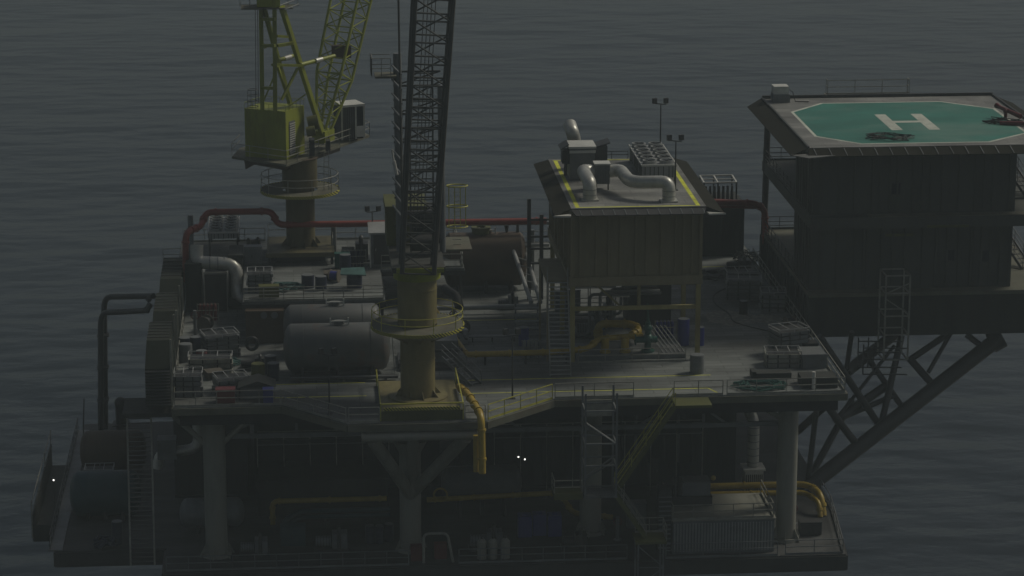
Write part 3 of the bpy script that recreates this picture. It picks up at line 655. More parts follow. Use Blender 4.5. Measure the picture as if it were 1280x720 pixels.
one('rear_walkway',B().box(10.7,12.8,195.,199.,9.6,9.75),'edge','small walkway behind the grey boom at the foot of the caged ladder','walkway')
# ================================================================== REAR CRANE
cx2,cy2=.65,222.
t=T('rear_crane_pedestal','dark tan crane column on a square railed base at the back of the mezzanine','crane pedestal',(cx2,cy2,3))
part(t,'shaft',B().cyl((cx2,cy2,4.),(cx2,cy2,9.),1.17,n=32),'darktan')
part(t,'upper_drum',B().cyl((cx2,cy2,8.8),(cx2,cy2,11.2),1.42,n=32),'darktan')
part(t,'base_box',B().box(-2.1,3.3,219.,225.,3.65,4.),'darktan')
for x in (-2.,3.):
    for y in (219.1,224.7): part(t,'base_foot',B().box(x,x+.2,y,y+.2,3.01,3.65),'dark')
part(t,'base_core',B().box(-1.4,2.6,220.,224.,3.01,3.65),'dark')
part(t,'base_rim',B().box(-2.2,3.4,218.88,218.998,3.7,4.03),'darktan')
for i in range(8):
    a=i*math.pi/4+.2; c=Vector((cx2+1.15*math.cos(a),cy2+1.15*math.sin(a),4.)); o=Vector((math.cos(a),math.sin(a),0))
    part(t,'gusset',B().slab([c,c+o*.45,c+o*.45+Vector((0,0,.1)),c+Vector((0,0,.7))],.06),'darktan')
railing('rail round the square base of the rear crane column',[(3.2,219.2,4.),(3.2,224.8,4.),(-2.,224.8,4.),(-2.,219.2,4.)],'rail',group='guard railings',toe=False)
t=T('crane_gallery','round walkway ringing the rear yellow crane column just below its platform','gallery',(cx2,cy2,8.6))
part(t,'floor',B().ring((cx2,cy2),1.43,3.15,8.5,8.6,48),'edge'); part(t,'edge_band',B().ring((cx2,cy2),3.15,3.2,8.4,8.64,48),'hazard')
ringrail(t,(cx2,cy2),3.1,8.6,'rail',h=1.3)
zp=11.3
t=T('rear_crane','bright yellow crane with square machinery house, A frame and lattice boom','crane',(cx2,cy2,zp))
A_=P(358,207,zp); L_=P(290,197,zp); LB=P(300,186,zp); RB=P(440,160,zp); RR=P(462,170,zp)
b=B().prism([(p.x,p.y) for p in (L_,A_,RR,RB,LB)],zp-.1,zp+.08); part(t,'platform',b,'edge')
part(t,'platform_beam',B().cyl((cx2,cy2,11.2),(cx2,cy2,11.2+.02),1.5,n=24).prism([(p.x,p.y) for p in (P(312,198,zp-.3),P(356,206,zp-.3),P(425,182,zp-.3),P(390,176,zp-.3))],zp-.75,zp-.1),'brown')
part(t,'under_bracket',B().add([tuple(P(305,200,zp-.2)),tuple(P(325,202,zp-.2)),tuple(P(307,212,zp-.9)),tuple(P(307,200,zp-.2)+Vector((0,1,0)))],[(0,1,2),(0,2,3),(1,3,2),(0,3,1)]),'brown')
ang=R(-28); # house long face direction
nc=P(358,200,zp+.08); lf=P(307,195.5,zp+.08); lf=nc+(lf-nc).normalized()*3.7; dr=(nc-lf).normalized(); dp=Vector((-dr.y,dr.x,0))
if dp.y<0: dp=-dp
hc=[(lf.x,lf.y),(nc.x,nc.y),((nc+dp*3.2).x,(nc+dp*3.2).y),((lf+dp*3.2).x,(lf+dp*3.2).y)]
ho=part(t,'machinery_house',B().prism(hc,zp+.081,zp+4.),'lime')
a=nc+dp*.55; c_=nc+dp*1.5; off=dr*.03
part(t,'louvre_door',B().slab([a+off+Vector((0,0,.3)),c_+off+Vector((0,0,.3)),c_+off+Vector((0,0,3.)),a+off+Vector((0,0,3.))],.05),'grey',ho)
b=B()
for k in range(14): z=.45+k*.18; b.bar(a+off*2.4+Vector((0,0,z)),c_+off*2.4+Vector((0,0,z)),.05,.05)
part(t,'door_louvres',b,'white',ho)
zt=zp+4.
# rail on the house roof
b=B(); rc=[Vector((*p,zt)) for p in hc]
for i in range(4):
    p,q_=rc[i],rc[(i+1)%4]
    b.bar(p+Vector((0,0,.5)),q_+Vector((0,0,.5)),.03)
    for k in range(5): c=p.lerp(q_,k/5); b.bar(c,c+Vector((0,0,.5)),.03)
part(t,'roof_rail',b,'lime',ho)
# A frame: rear uprights and forward legs
Yc=220.5
r1=W(328,140,Yc); r1t=W(326,-6,Yc+.4); r2=W(344,141,Yc-1.); r2t=W(343,-6,Yc-.6)
part(t,'rear_upright',B().bar(r1,r1t,.34,.3),'lime'); part(t,'rear_upright',B().bar(r2,r2t,.34,.3),'lime')
f1t=W(352,8,Yc-.6); f1=W(403,168,Yc+3.5); f2t=W(330,10,Yc+.4); f2=W(363,131,Yc+2.)
part(t,'forward_leg',B().bar(f1t,f1,.36,.36),'lime'); part(t,'forward_leg',B().bar(f2t,f2,.3,.3),'lime')
def ub(x0,y0,x1,y1,w,ya=Yc,yb=None,nm='frame_bar',m='lime'):
    part(t,nm,B().bar(W(x0,y0,ya),W(x1,y1,yb if yb is not None else ya),w),m)
for y in (24,57,110): ub(328,y,344,y,.24,Yc,Yc-1.)
ub(346,45,360,46,.2,Yc-.8,Yc); ub(347,57,366,54,.24,Yc-.8,Yc); ub(340,81,378,82,.2,Yc-.8,Yc+1)
ub(347,83,363,131,.2,Yc-.8,Yc+2); ub(372,85,352,125,.18,Yc+1,Yc); ub(328,130,347,85,.12,Yc,Yc); ub(330,60,342,55,.14,Yc,Yc); ub(331,10,348,78,.22,Yc,Yc)
ub(363,131,382,118,.1,Yc+2,Yc+2)
part(t,'luffing_rod',B().cyl(W(376,81,Yc+1),W(418,70,Yc+4),.17,n=10),'lime'); part(t,'luffing_piston',B().cyl(W(394,76.4,Yc+2.2),W(402,74.3,Yc+2.8),.22,n=12),'silver')
part(t,'luffing_rod',B().cyl(W(346,76,Yc),W(366,70,Yc+2),.16,n=10),'lime'); part(t,'luffing_piston',B().cyl(W(355,73.5,Yc+.9),W(363,71,Yc+1.7),.2,n=12),'silver')
b=B(); b.bar(W(300,6,Yc),W(372,6,Yc),.06).bar(W(300,-3,Yc),W(372,-3,Yc),.06)
for x in (300,312,326,345,360,372): b.bar(W(x,8,Yc),W(x,-14,Yc),.06)
part(t,'masthead_rail',b,'rail'); part(t,'masthead_floor',B().box(W(301,0,Yc).x,W(366,0,Yc).x,Yc-1.,Yc+1.,W(330,8,Yc).z-.1,W(330,8,Yc).z),'edge')
part(t,'masthead_block',B().box(W(321,0,Yc).x,W(350,0,Yc).x,Yc-.8,Yc+.9,W(330,7,Yc).z,W(330,-12,Yc).z),'lime')
for k,(xa,ya,xb,yb) in enumerate(((350,7,369,0),(356,12,374,5))): part(t,'tread_plate',B().bar(W(xa,ya,Yc-1.2),W(xb,yb,Yc-1.),.22,.06),'white')
part(t,'ladder_line',B().bar(W(320,128,Yc+1),W(319,5,Yc+1),.05).bar(W(323,128,Yc+1),W(322,5,Yc+1),.05),'dark')
b=B()
for k in range(5):
    b.tube([tuple(W(316,112+k*7,Yc+1.5)+Vector((.42*math.cos(a),.42*math.sin(a),0))) for a in [i*math.pi/6 for i in range(13)]],.03,5)
for dx in (-.42,-.15,.2,.42): b.bar(W(316,112,Yc+1.5)+Vector((dx,-.2,0)),W(316,142,Yc+1.5)+Vector((dx,-.2,0)),.03)
part(t,'ladder_cage',b,'dark')
# boom
bb=W(404,162,Yc+4.2); bt=W(447,-40,Yc+9.); kn=W(418,95,Yc+6.)
lattice(t,bb,kn,.9,2.3,.8,1.9,(.8,-.5,0),4,'lime',.12,.05); lattice(t,kn,bt,2.3,2.6,1.9,2.2,(.8,-.5,0),7,'lime',.12,.05)
part(t,'boom_foot_bracket',B().cbox(tuple(bb-Vector((0,0,1.))),1.6,1.2,1.,R(60)),'lime')
part(t,'boom_stop',B().box(kn.x-.2,kn.x+1.4,kn.y-.2,kn.y+.5,kn.z+1.5,kn.z+2.5),'brown')
part(t,'winch',B().cyl(W(385,155,Yc+2),W(398,152,Yc+2),.6,n=16).cyl(W(383,165,Yc+1),W(394,163,Yc+1),.4,n=14),'yg')
part(t,'deck_machinery',B().box(W(383,0,Yc+1).x,W(390,0,Yc+1).x,Yc+1,Yc+2,zp+.09,zp+1.4).box(W(404,0,Yc+2).x,W(410,0,Yc+2).x,Yc+2,Yc+3,zp+.09,zp+1.1),'dark')
# platform rail
fr=[L_,A_,RR,RB]; b=B()
rl=[Vector((p.x,p.y,zp+.08)) for p in fr]
for zz in (1.1,.6):
    bb_=B()
    for p,q_ in list(zip(rl,rl[1:]))+[(rl[0],Vector((LB.x,LB.y,zp+.08)))]: bb_.bar(p+Vector((0,0,zz)),q_+Vector((0,0,zz)),.05)
    part(t,'platform_rail',bb_,'rail')
for p,q_ in zip(rl,rl[1:]):
    n_=max(2,round((q_-p).length/1.8))
    for k in range(n_+1): c=p.lerp(q_,k/n_); part(t,'rail_post',B().bar(c,c+Vector((0,0,1.1)),.05),'rail')
# cab (part of the crane)
c0=P(436,174,zp+.1); cr=R(20); zc=zp+.1
cab=part(t,'operator_cab',B().cbox((c0.x,c0.y,zc+.2),1.9,2.0,2.7,cr),'dark')
part(t,'cab_roof',B().cbox((c0.x,c0.y,zc+2.9),2.1,2.2,.18,cr),'white',cab)
def loc(px,py,pz): v=Matrix.Rotation(cr,3,'Z')@Vector((px,py,0)); return Vector((c0.x+v.x,c0.y+v.y,zc+pz))
for px,py in ((-.97,-1.02),(.25,-1.02),(.97,-1.02),(.97,1.0)): part(t,'cab_pillar',B().bar(loc(px,py,.2),loc(px,py,2.9),.14),'white',cab)
part(t,'cab_sill',B().bar(loc(.25,-1.03,.8),loc(.97,-1.03,.8),.1,.9),'white',cab)
part(t,'cab_window',B().slab([loc(.3,-1.02,1.2),loc(.9,-1.02,1.2),loc(.9,-1.02,2.8),loc(.3,-1.02,2.8)],.03),'glass',cab)
part(t,'cab_window',B().slab([loc(.97,-.9,1.),loc(.97,.9,1.),loc(.97,.9,2.8),loc(.97,-.9,2.8)],.03),'glass',cab)
part(t,'cab_ribs',(lambda b:[b.bar(loc(-.8+k*.2,-1.02,.3),loc(-.8+k*.2,-1.02,2.85),.05) for k in range(5)] and b)(B()),'grey',cab)
# hanging step frame under the platform
one('hanging_ladder',(lambda b:[b.bar(W(405+x,188+8*0,Yc+1),W(405+x,240,Yc+1),.05) for x in (0,6)] and [b.bar(W(405,190+k*6,Yc+1),W(411,190+k*6,Yc+1),.04) for k in range(9)] and b)(B()),'rail','thin ladder between the round gallery and the yellow crane platform','ladder')
# ================================================================== TANKS
def tank(label,x0,x1,y,z,r,m,name='storage_tank',grp='horizontal tanks',hatch=True,legs=True,zf=0.):
    t=T(name,label,'tank',((x0+x1)/2,y,zf),0,grp)
    b=B(); n=40; prof=[(x0-.45,.0),(x0-.42,r*.35),(x0-.32,r*.65),(x0-.12,r*.9),(x0+.12,r),(x1-.12,r),(x1+.12,r*.9),(x1+.32,r*.65),(x1+.42,r*.35),(x1+.45,.0)]
    vs=[];fs=[]
    for px,pr in prof:
        for k in range(n): a=2*math.pi*k/n; vs.append((px,y+pr*math.cos(a),z+pr*math.sin(a)))
    for i in range(len(prof)-1):
        for k in range(n): fs.append((i*n+k,i*n+(k+1)%n,(i+1)*n+(k+1)%n,(i+1)*n+k))
    part(t,'shell',b.add(vs,fs),m)
    part(t,'seam_rings',B().cyl((x0+1,y,z),(x0+1.06,y,z),r+.015,n=n).cyl((x1-1.06,y,z),(x1-1.,y,z),r+.015,n=n),m)
    for x in (x0+.9,(x0+x1)/2,x1-.9): part(t,'saddle',B().box(x-.12,x+.12,y-r*.75,y+r*.75,zf,z-r*.55),'dark')
    if hatch:
        hx=(x0+x1)/2+.2; h=part(t,'hatch_frame',B().bar((hx-.65,y-.3,z+r),(hx-.65,y-.3,z+r+.5),.1).bar((hx+.65,y-.3,z+r),(hx+.65,y-.3,z+r+.5),.1).bar((hx-.65,y-.3,z+r+.25),(hx+.65,y-.3,z+r+.25),.08),'white')
        part(t,'hatch',B().cyl((hx,y,z+r-.05),(hx,y,z+r+.22),.4,n=16),m)
    return t
tank('big grey horizontal tank in front, left of the front crane column',-.4,6.5,197.6,2.0,1.75,'tank')
tank('grey horizontal tank just behind the bigger grey tank, rusty along its top',-.4,6.1,203.4,2.1,1.6,'tank')
t=tank('big rusty brown tank at the back between front crane and olive building',12.6,18.6,222.,2.5,2.2,'brown')
part(t,'manway',B().cyl((15.3,222,4.7),(15.3,222,5.05),.75,n=18).ring((15.3,222),.4,.8,5.05,5.2,18),'yg'); part(t,'vent',B().cyl((17.4,222,4.7),(17.4,222,5.3),.1,.2,n=8),'dark'); part(t,'vent',B().cyl((18.3,222,4.6),(18.3,222,5.6),.14,.1,n=8),'dark')
t=T('pump_skid','dark skid of pipes and pumps between the grey tanks and the crane column','pump skid',(9.2,199,0))
part(t,'skid_frame',B().box(7.6,12.,197.6,202.,0,.25),'dark'); part(t,'tank_box',B().box(10.2,12.,199.,201.5,.25,1.9),'grey')
part(t,'manifold',B().tube([(7.7,198.4,.7),(10.,198.4,.7),(10.,198.4,1.3),(12.3,198.6,1.3)],.12,8,.3).tube([(7.6,200,2.3),(12.4,200.,2.3),(12.6,199.,2.)],.1,8,.3).tube([(8.,198.8,.3),(8.,198.8,2.),(9.4,198.8,2.)],.12,8,.3),'dark')
for x in (7.9,8.7,9.5): part(t,'pump',B().cyl((x,198.2,.5),(x,199.,.5),.26,n=12),'grey')
one('hose_bend',B().tube([(11.4,206.,4.1),(12.2,204.5,3.9),(12.4,203.8,3.2)],.35,12,.5),'rubber','fat black curved hose under the round gallery of the front crane','hose')
t=T('pipe_rack','pair of grey pipes sloping down beside the stairway toward the brown tank','pipe rack',(18,215,0))
for dx in (0,1.15): part(t,'sloping_pipe',B().tube([W(640+dx*15,308+dx*6,221),W(664+dx*10,378,212)],.17,10),'pale')
part(t,'header_pipe',B().tube([W(638,309,221),W(665,306,221),W(686,306,221)],.17,10,.5),'pale')
b=B()
for k in range(7): f=k/7; b.bar(W(640,308,221).lerp(W(664,378,212),f+.05),W(657,314,221).lerp(W(675,378,212),f+.05),.07)
part(t,'rungs',b,'pale')
part(t,'low_header',B().cyl((10.8,212.9,.8),(19.4,212.9,.8),.2,n=12).cyl((10.8,213.8,.5),(19.4,213.8,.5),.16,n=12),'pale')
t=T('pipe_gantry','dark pipe gantry at the left rear corner of the olive building','gantry',(20,218,0))
for x in (18.9,19.9): part(t,'post',B().box(x-.15,x+.15,218,218.3,0,8.3 if x<19 else 7.),'dark')
for z in (3,4.2,5.2,6.6): part(t,'beam',B().bar((18.9,218.1,z),(21.5,218.1,z),.16),'dark')
# ================================================================== small cabins & boxes
t=T('deck_cabin','tall grey cabin with a pale roof on the mezzanine left of the grey boom','cabin',(7.1,215,3))
part(t,'walls',B().box(6.15,8.1,217.6,219.4,3.02,5.9),'grey'); part(t,'roof',B().slab([(6.,217.4,5.9),(8.25,217.4,5.9),(8.25,219.5,6.35),(6.,219.5,6.35)],.12),'pale')
d=part(t,'door',B().box(6.4,7.85,217.52,217.598,3.3,5.7),'dark'); part(t,'handle',B().box(6.55,6.6,217.44,217.52,4.4,4.6),'white',d)
for x in (6.1,8.05): part(t,'corner_post',B().box(x,x+.1,217.5,217.6,3.02,5.86),'white')
t=T('switch_container','brown square container under the mezzanine edge with two round pale vents','container',(-2.3,206.2,0))
part(t,'shell',B().box(-3.7,-.8,206.3,207.2,0,2.55),'brown'); 
for x in (-2.3,-1.5): part(t,'round_vent',B().cyl((x,206.3,2.2),(x,206.24,2.2),.26,n=16),'grey')
t=T('equipment_cabinet','dark upright cabinet in a pale frame beside the bent silver duct','cabinet',(-6.2,220,0))
part(t,'body',B().box(-7.,-5.3,216.,218.,.1,3.1),'dark')
for x in (-7.1,-5.3): part(t,'frame_post',B().box(x,x+.1,215.9,216.,0,3.2),'rail')
part(t,'frame_head',B().box(-7.1,-5.2,215.9,216.,3.2,3.3),'rail')
module('tall dark equipment box behind the silver bent duct on the left deck',-5.1,-4.0,217.,220.5,0,4.4,'darkwall',name='equipment_container',cat='container')
module('dark ribbed box at the far left of the deck under the red pipe',-8.5,-7.3,216.5,220.5,0,3.9,'darkwall',name='equipment_container',cat='container')
t=T('ventilation_duct','fat silver duct bending down over the cabinets at the left of the deck','duct',(-6,216,3))
part(t,'pipe',B().tube([W(246,306,217.5),W(246,328,217.2),W(296,330,216.8),W(297,372,216.5)],.52,20,1.),'silver')
part(t,'pipe_tail',B().tube([W(297,356,215.6),W(299,371,215.3),W(309,375,215.)],.4,16,.5),'silver')
b=B()
for x in (262,272,280): p=W(x,328.7,217.); b.cyl(p,p+Vector((.06,0,0)),.55,n=20)
part(t,'clamp_rings',b,'grey')
# left wind walls
for (ya,yb,h,lab) in ((190.,196.5,4.4,'nearest dark windbreak box on the left edge of the deck'),(200.5,207.5,3.8,'middle dark windbreak box on the left edge of the deck'),(212.5,221.,3.3,'farthest dark windbreak box on the left edge, under the short rail')):
    t=T('windbreak_box',lab,'windbreak',(-9.6,ya,0),0,'windbreak boxes along the left edge')
    part(t,'shell',B().box(-10.5,-8.75,ya,yb,0,h*.62),'windwall')
    rb=B(); ribs_y(rb,-10.5,-8.7,ya,.1,h*.62-.1,.4,.05,.06); part(t,'wall_ribs',rb,'windwall')
    part(t,'sloping_top',B().add([(-10.5,ya,h*.62),(-8.75,ya,h*.62),(-8.75,yb,h*.62),(-10.5,yb,h*.62),(-10.4,ya+1.5,h),(-8.8,ya+1.5,h),(-8.8,yb,h),(-10.4,yb,h)],[(4,5,6,7),(0,1,5,4),(1,2,6,5),(2,3,7,6),(3,0,4,7)]),'windwall')
    g=B()
    for k in range(int(h*.62/.22)): g.slab([(-10.48,ya-.16,.12+k*.22),(-8.77,ya-.16,.12+k*.22),(-8.77,ya-.06,.22+k*.22),(-10.48,ya-.06,.22+k*.22)],.02)
    part(t,'louvre_slats',g,'rail' if 0 else 'dark')
    g=B()
    for k in range(6): yy=yb-(yb-ya-1.6)*k/6; g.box(-10.42,-8.78,yy-.12,yy,h+.005,h+.05)
    part(t,'top_battens',g,'dark')
    b=B()
    for k in range(5): b.box(-10.55,-8.7,yb+.05+k*.5,yb+.2+k*.5,h*.55-.08,h*.55)
    part(t,'step_slats',b,'rail')
    part(t,'edge_post',B().box(-8.72,-8.6,ya+.1,ya+.25,0,h+.4),'rail'); part(t,'edge_post',B().box(-8.72,-8.6,yb-.25,yb-.1,0,h+.6),'rail')
railing('short rail above the farthest windbreak box at the left edge',[(-10.4,220.,3.3),(-8.8,220.,3.3)],'rail',h=1.,step=1.7)
# ================================================================== clutter
def crate_stack(label,x,y,z,rz,n=3,w=2.2,d=1.5,h=.34,m='grey'):
    t=T('lattice_crate_stack',label,'crate stack',(x,y,z),rz,'stacked flat frame crates')
    for k in range(n):
        j=random.uniform(-.08,.08); zz=k*h
        c=part(t,'crate',B().cbox((j,j,zz),w,d,h*.8,random.uniform(-.06,.06)),m,local=True)
    zt=(n-1)*h+h*.8; b=B()
    for yy in (-d/2,d/2): b.bar((-w/2,yy,zt+.22),(w/2,yy,zt+.22),.05)
    for xx in (-w/2,-w/6,w/6,w/2): b.bar((xx,-d/2,zt+.22),(xx,d/2,zt+.22),.05)
    for xx in (-w/2,0,w/2):
        for yy in (-d/2,d/2): b.bar((xx,yy,zt-.1),(xx,yy,zt+.22),.05)
    part(t,'top_frame',b,'pale',local=True)
    part(t,'dark_liner',B().cbox((0,0,zt),w*.9,d*.9,.03),'dark',local=True)
    g=B()
    for k in range(n):
        for xx in (-w/2+.1,-w/6,w/6,w/2-.1): g.cbox((xx,-d/2-.06,k*h+.02),.08,.05,h*.7)
    part(t,'side_slats',g,'dark',local=True)
    return t
crate_stack('tilted stack of flat frame crates beside the black drum on the right deck',36.3,217.5,0,-.15,5,2.8,2.,.32,'grey')
crate_stack('lower stack of frame crates against the right rail behind the black drum',38.,213.5,0,-.1,4,2.,1.8,.36,'grey')
crate_stack('tall stack of flat crates nearest the front right corner of the deck',36.9,200.3,0,.3,6,2.5,1.9,.33,'grey')
crate_stack('wide grey crate with folded flaps in front of the tall right stack',35.9,197.2,0,-.05,3,2.6,1.6,.36,'rail')
crate_stack('dark crate stack at the back right by the black coils',36.8,222.,0,0,3,2.6,2.,.36,'darkwall')
crate_stack('stack of slatted crates with a pale frame in the middle of the left deck',-5.6,203.4,0,.25,5,2.6,1.9,.33,'grey')
crate_stack('frame crate stack at the front left corner beside the yellow post',-7.6,193.,0,0,4,2.,1.6,.4,'grey')
crate_stack('tilted pale framed crate stack behind the red box at the front left',-4.6,193.6,0,.25,3,2.3,1.8,.36,'grey')
crate_stack('long low grey crate behind the front left crates',-6.2,198.8,0,0,3,3.2,1.5,.4,'rail')
crate_stack('pale frame stack on the mezzanine above the brown container',-2.6,211.,3,0,5,1.9,1.6,.3,'grey')
def drum(label,x,y,z,m,r=.3,h=.9):
    t=T('drum',label,'drum',(x,y,z),0,'drums on the decks')
    part(t,'body',B().cyl((x,y,z),(x,y,z+h),r,n=20),m); part(t,'hoops',B().cyl((x,y,z+h*.32),(x,y,z+h*.35),r*1.04,n=20).cyl((x,y,z+h*.65),(x,y,z+h*.68),r*1.04,n=20),m)
    part(t,'lid',B().cyl((x,y,z+h),(x,y,z+h+.03),r*.93,n=20),'grey' if m!='yg' else 'yg'); return t
drum('black drum standing alone on the pale grit',35.4,212.2,0,'rubber',.33,1.05)
drum('large pale ribbed bin at the front right foot of the olive building',29.3,195.6,0,'grey',.52,1.35)
drum('dark blue drum left of the steep stairway',17.3,204.2,0,'bluep',.4,1.4)
drum('tall blue drum behind the right leg of the olive building',29.4,203.5,0,'bluep',.45,2.)
drum('short blue drum just outside the right leg of the olive building',30.6,203.2,0,'bluep',.35,1.4)
drum('olive drum beside two black ones near the grey tank end',-2.7,196.3,0,'yg',.5,1.2)
drum('black drum right of the olive drum near the grey tank end',-1.6,196.2,0,'navy',.45,1.25)
drum('black drum behind the olive drum near the grey tank end',-1.8,198.,0,'navy',.45,1.3)
drum('black drum at the back of the left deck crates',-8.2,204.,0,'navy',.5,1.2)
drum('second black drum at the left deck crates, right of the first',-7.4,203.,0,'navy',.42,1.5)
drum('grey drum in front of the black drums on the left deck',-8.1,201.8,0,'grey',.5,1.3)
drum('dull red drum low beside the left deck crates',-6.9,200.9,0,'redp',.42,1.0)
drum('black drum on the mezzanine before the rear crane base, the left one of a pair',1.1,211.6,3,'navy',.5,1.0)
drum('black drum on the mezzanine before the rear crane base, the right one of a pair',2.1,210.8,3,'navy',.45,1.05)
drum('blue black drum on the mezzanine under the teal sheet',4.7,211.2,3,'navy',.6,1.2)
drum('blue drum standing behind the teal sheet on the mezzanine',4.1,216.,3,'navy',.45,1.5)
one('dark_crate',B().cbox((38.4,200.,0),1.2,1.1,.9).cbox((38.4,200.,.9),1.25,1.15,.06),'rubber','black box beside the tall crate stack at the right rail','crate')
one('grey_skip',B().box(37.2,39.,196.,198.5,0,1.).box(37.1,39.05,195.9,196.05,.9,1.1),'grey','open grey skip below the black box at the right rail','skip')
one('dark_trough',B().box(33.2,35.9,193.4,194.3,0,.45).box(33.0,33.3,193.3,194.4,.1,.6),'darkwall','low dark trough lying near the front right corner','trough')
t=T('railed_pit','railed dark hatch box with a pale post at the front right corner','hatch',(37.6,192,0))
part(t,'box',B().box(36.2,38.8,190.8,192.6,0,.75),'darkwall'); part(t,'pale_post',B().cyl((37.,190.6,0),(37.,190.6,1.3),.13,n=8),'white')
one('red_box',B().box(-5.6,-4.3,190.4,191.2,0,.95).box(-5.65,-4.25,190.35,191.25,.95,1.),'redp','dark red box at the front left rail','box')
one('blue_box',B().box(-2.3,-1.6,190.2,190.9,0,.95).box(-2.34,-1.56,190.16,190.94,.95,1.),'bluep','blue box at the front left rail','box')
t=T('grey_shelter','low grey shelter with a shallow pitched roof between red and blue boxes','shelter',(-3.,191.5,0))
part(t,'box',B().box(-3.9,-1.6,191.3,193.,0,.9),'grey'); part(t,'roof',B().add([(-4.1,191.1,.9),(-1.4,191.1,.9),(-1.4,193.2,.9),(-4.1,193.2,.9),(-2.7,191.1,1.35),(-2.7,193.2,1.35)],[(0,1,4),(2,3,5),(0,4,5,3),(1,2,5,4)]),'darkwall')
tangle('teal tarpaulin netting crumpled on the mezzanine, left of the black drums',(-.8,211.3),1.3,3.,9,'teal',.06,5,'net_heap','netting')
tangle('teal netting heap at the foot of the left deck crates',(-5.,200.6),.9,0,7,'teal',.06,6,'net_heap','netting')
one('teal_sheet',B().slab([(3.6,210.4,4.3),(5.6,210.4,4.2),(5.5,212.,4.45),(3.7,212.,4.4)],.08),'teal','teal sheet draped over a drum on the mezzanine','sheet')
tangle('green hose coiled flat at the front rail near the right corner',(33.2,191.5),1.6,0,9,'tgreen',.05,8,'hose_coil')
tangle('loose black cable loops behind the frame crates at the back right',(35.,224.5),1.8,0,6,'rubber',.05,11,'cable_loops','cable')
tangle('jumble of cables at the far right corner by the helideck leg',(38.6,229.5),1.1,0,6,'dark',.05,12,'cable_loops','cable',.9)
one('deck_cable',B().tube([P(915,357,.05),P(890,368,.05),P(893,380,.05),P(912,392,.05),P(916,402,.05),P(935,408,.05),P(962,414,.05)],.045,6,1.5),'rubber','black cable snaking across the right deck past the black drum','cable')
one('tyre',B().tube([(-3.2+.4*math.cos(a),203.,.9+.45*math.sin(a)) for a in [i*math.pi/10 for i in range(21)]],.14,8),'rubber','black tyre leaning on the left deck crates','tyre')
for i in range(6):
    x=27.4+i*.32
    one('scaffold_pole',B().cyl((x,199.9+random.uniform(0,.4),.3),(x-1.1,203.2,1.6),.05,n=6),'grey','steel pole leaning in the bundle under the olive building, right of the green valve','pole','leaning steel poles')

def machine(name,label,cat,x,y,z,w,d,h,m='grey',seed=0,grp=None):
    rd=random.Random(seed); t=T(name,label,cat,(x,y,z),0,grp)
    part(t,'skid',B().box(x-w/2,x+w/2,y-d/2,y+d/2,z,z+.16),'dark')
    part(t,'motor',B().cyl((x-w*.45,y,z+.16+h*.3),(x-w*.02,y,z+.16+h*.3),h*.28,n=16),m)
    part(t,'casing',B().cbox((x+w*.22,y,z+.16),w*.42,d*.75,h*.8),m)
    part(t,'riser',B().tube([(x+w*.2,y,z+h*.7),(x+w*.2,y,z+h*1.2),(x+w*.2,y-d*.35,z+h*1.25),(x+w*.2,y-d*.45,z+.1)],h*.09+.03,8,.2),'dark')
    g=B()
    for k in range(5): g.cyl((x-w*.4+k*w*.08,y,z+.16+h*.3),(x-w*.4+k*w*.08+.03,y,z+.16+h*.3),h*.31,n=16)
    part(t,'cooling_fins',g,'dark'); return t
machine('pump','grey pump with cooling fins behind the yellow risers under the olive building','pump',22.6,206.5,0,2.4,1.5,1.5,'grey',1)
machine('pump','second grey pump farther back under the olive building, left of the inner wall','pump',24.,210.,0,2.,1.4,1.8,'pale',2)
machine('pump','small pump by the foot of the brown tank near the sloping pipes','pump',17.,215.5,0,1.8,1.2,1.1,'grey',3)
machine('pump','dark pump between the brown container and the long crate on the left deck','pump',-3.0,199.2,0,2.2,1.2,.9,'dark',4)
machine('pump','pale pump set on the lower deck left of the V braced leg, near the rail','pump',2.4,193.2,-12,2.6,1.4,1.4,'grey',5)
machine('pump','pump set on the lower deck at the foot of the left leg','pump',-3.2,192.6,-12,2.2,1.3,1.2,'grey',6)
machine('pump','pump set on the lower deck behind the three pale cylinders','pump',13.6,192.4,-12,2.6,1.4,1.5,'grey',7)
machine('pump','dark pump set on the lower deck beside the blue cube tanks','pump',20.,192.,-12,2.,1.2,1.2,'dark',8)
machine('generator','dark generator set on the mezzanine right of the rear crane base','generator',5.,220.5,3,2.4,1.8,1.6,'dark',9)
machine('winch','low dark winch at the back right corner by the helideck leg','winch',37.3,226.5,0,2.2,1.3,1.,'dark',10)
t=T('tool_rack','grey pipe rack frame with short pipes beside the steep stairway','rack',(17.8,207,0))
for x in (16.9,18.6): part(t,'upright',B().box(x-.06,x+.06,206.9,207.1,0,2.6),'grey')
for k in range(4): part(t,'stored_pipe',B().cyl((16.8,206.9-.1*k,.6+k*.55),(18.8,206.9-.1*k,.6+k*.55),.12,n=10),'pale')
t=T('cable_tray','long grey cable tray with brackets along the deck behind the walkway line','cable tray',(16,203,0))
part(t,'tray',B().box(13.2,17.,205.3,205.8,.35,.45),'grey')
for x in (13.5,15.,16.7): part(t,'bracket',B().box(x-.05,x+.05,205.4,205.7,0,.35),'dark')
t=T('pipe_bundle','bundle of dark pipes along the back of the grey tanks','pipe bundle',(3,209,0))
for k in range(3): part(t,'pipe',B().tube([(-.6,209.+k*.4,.5),(6.8,209.+k*.4,.5),(8.6,209.+k*.4,.5),(8.6,209.+k*.4,2.6)],.13,8,.4),['grey','dark','pale'][k])
t=T('pipe_bundle','low grey pipes on sleepers in front of the big grey tank','pipe bundle',(3,195.3,0))
for k in range(3): part(t,'pipe',B().cyl((-.4,195.15+k*.2,.3),(7.4,195.15+k*.2,.3),.1,n=8),['dark','grey','dark'][k])
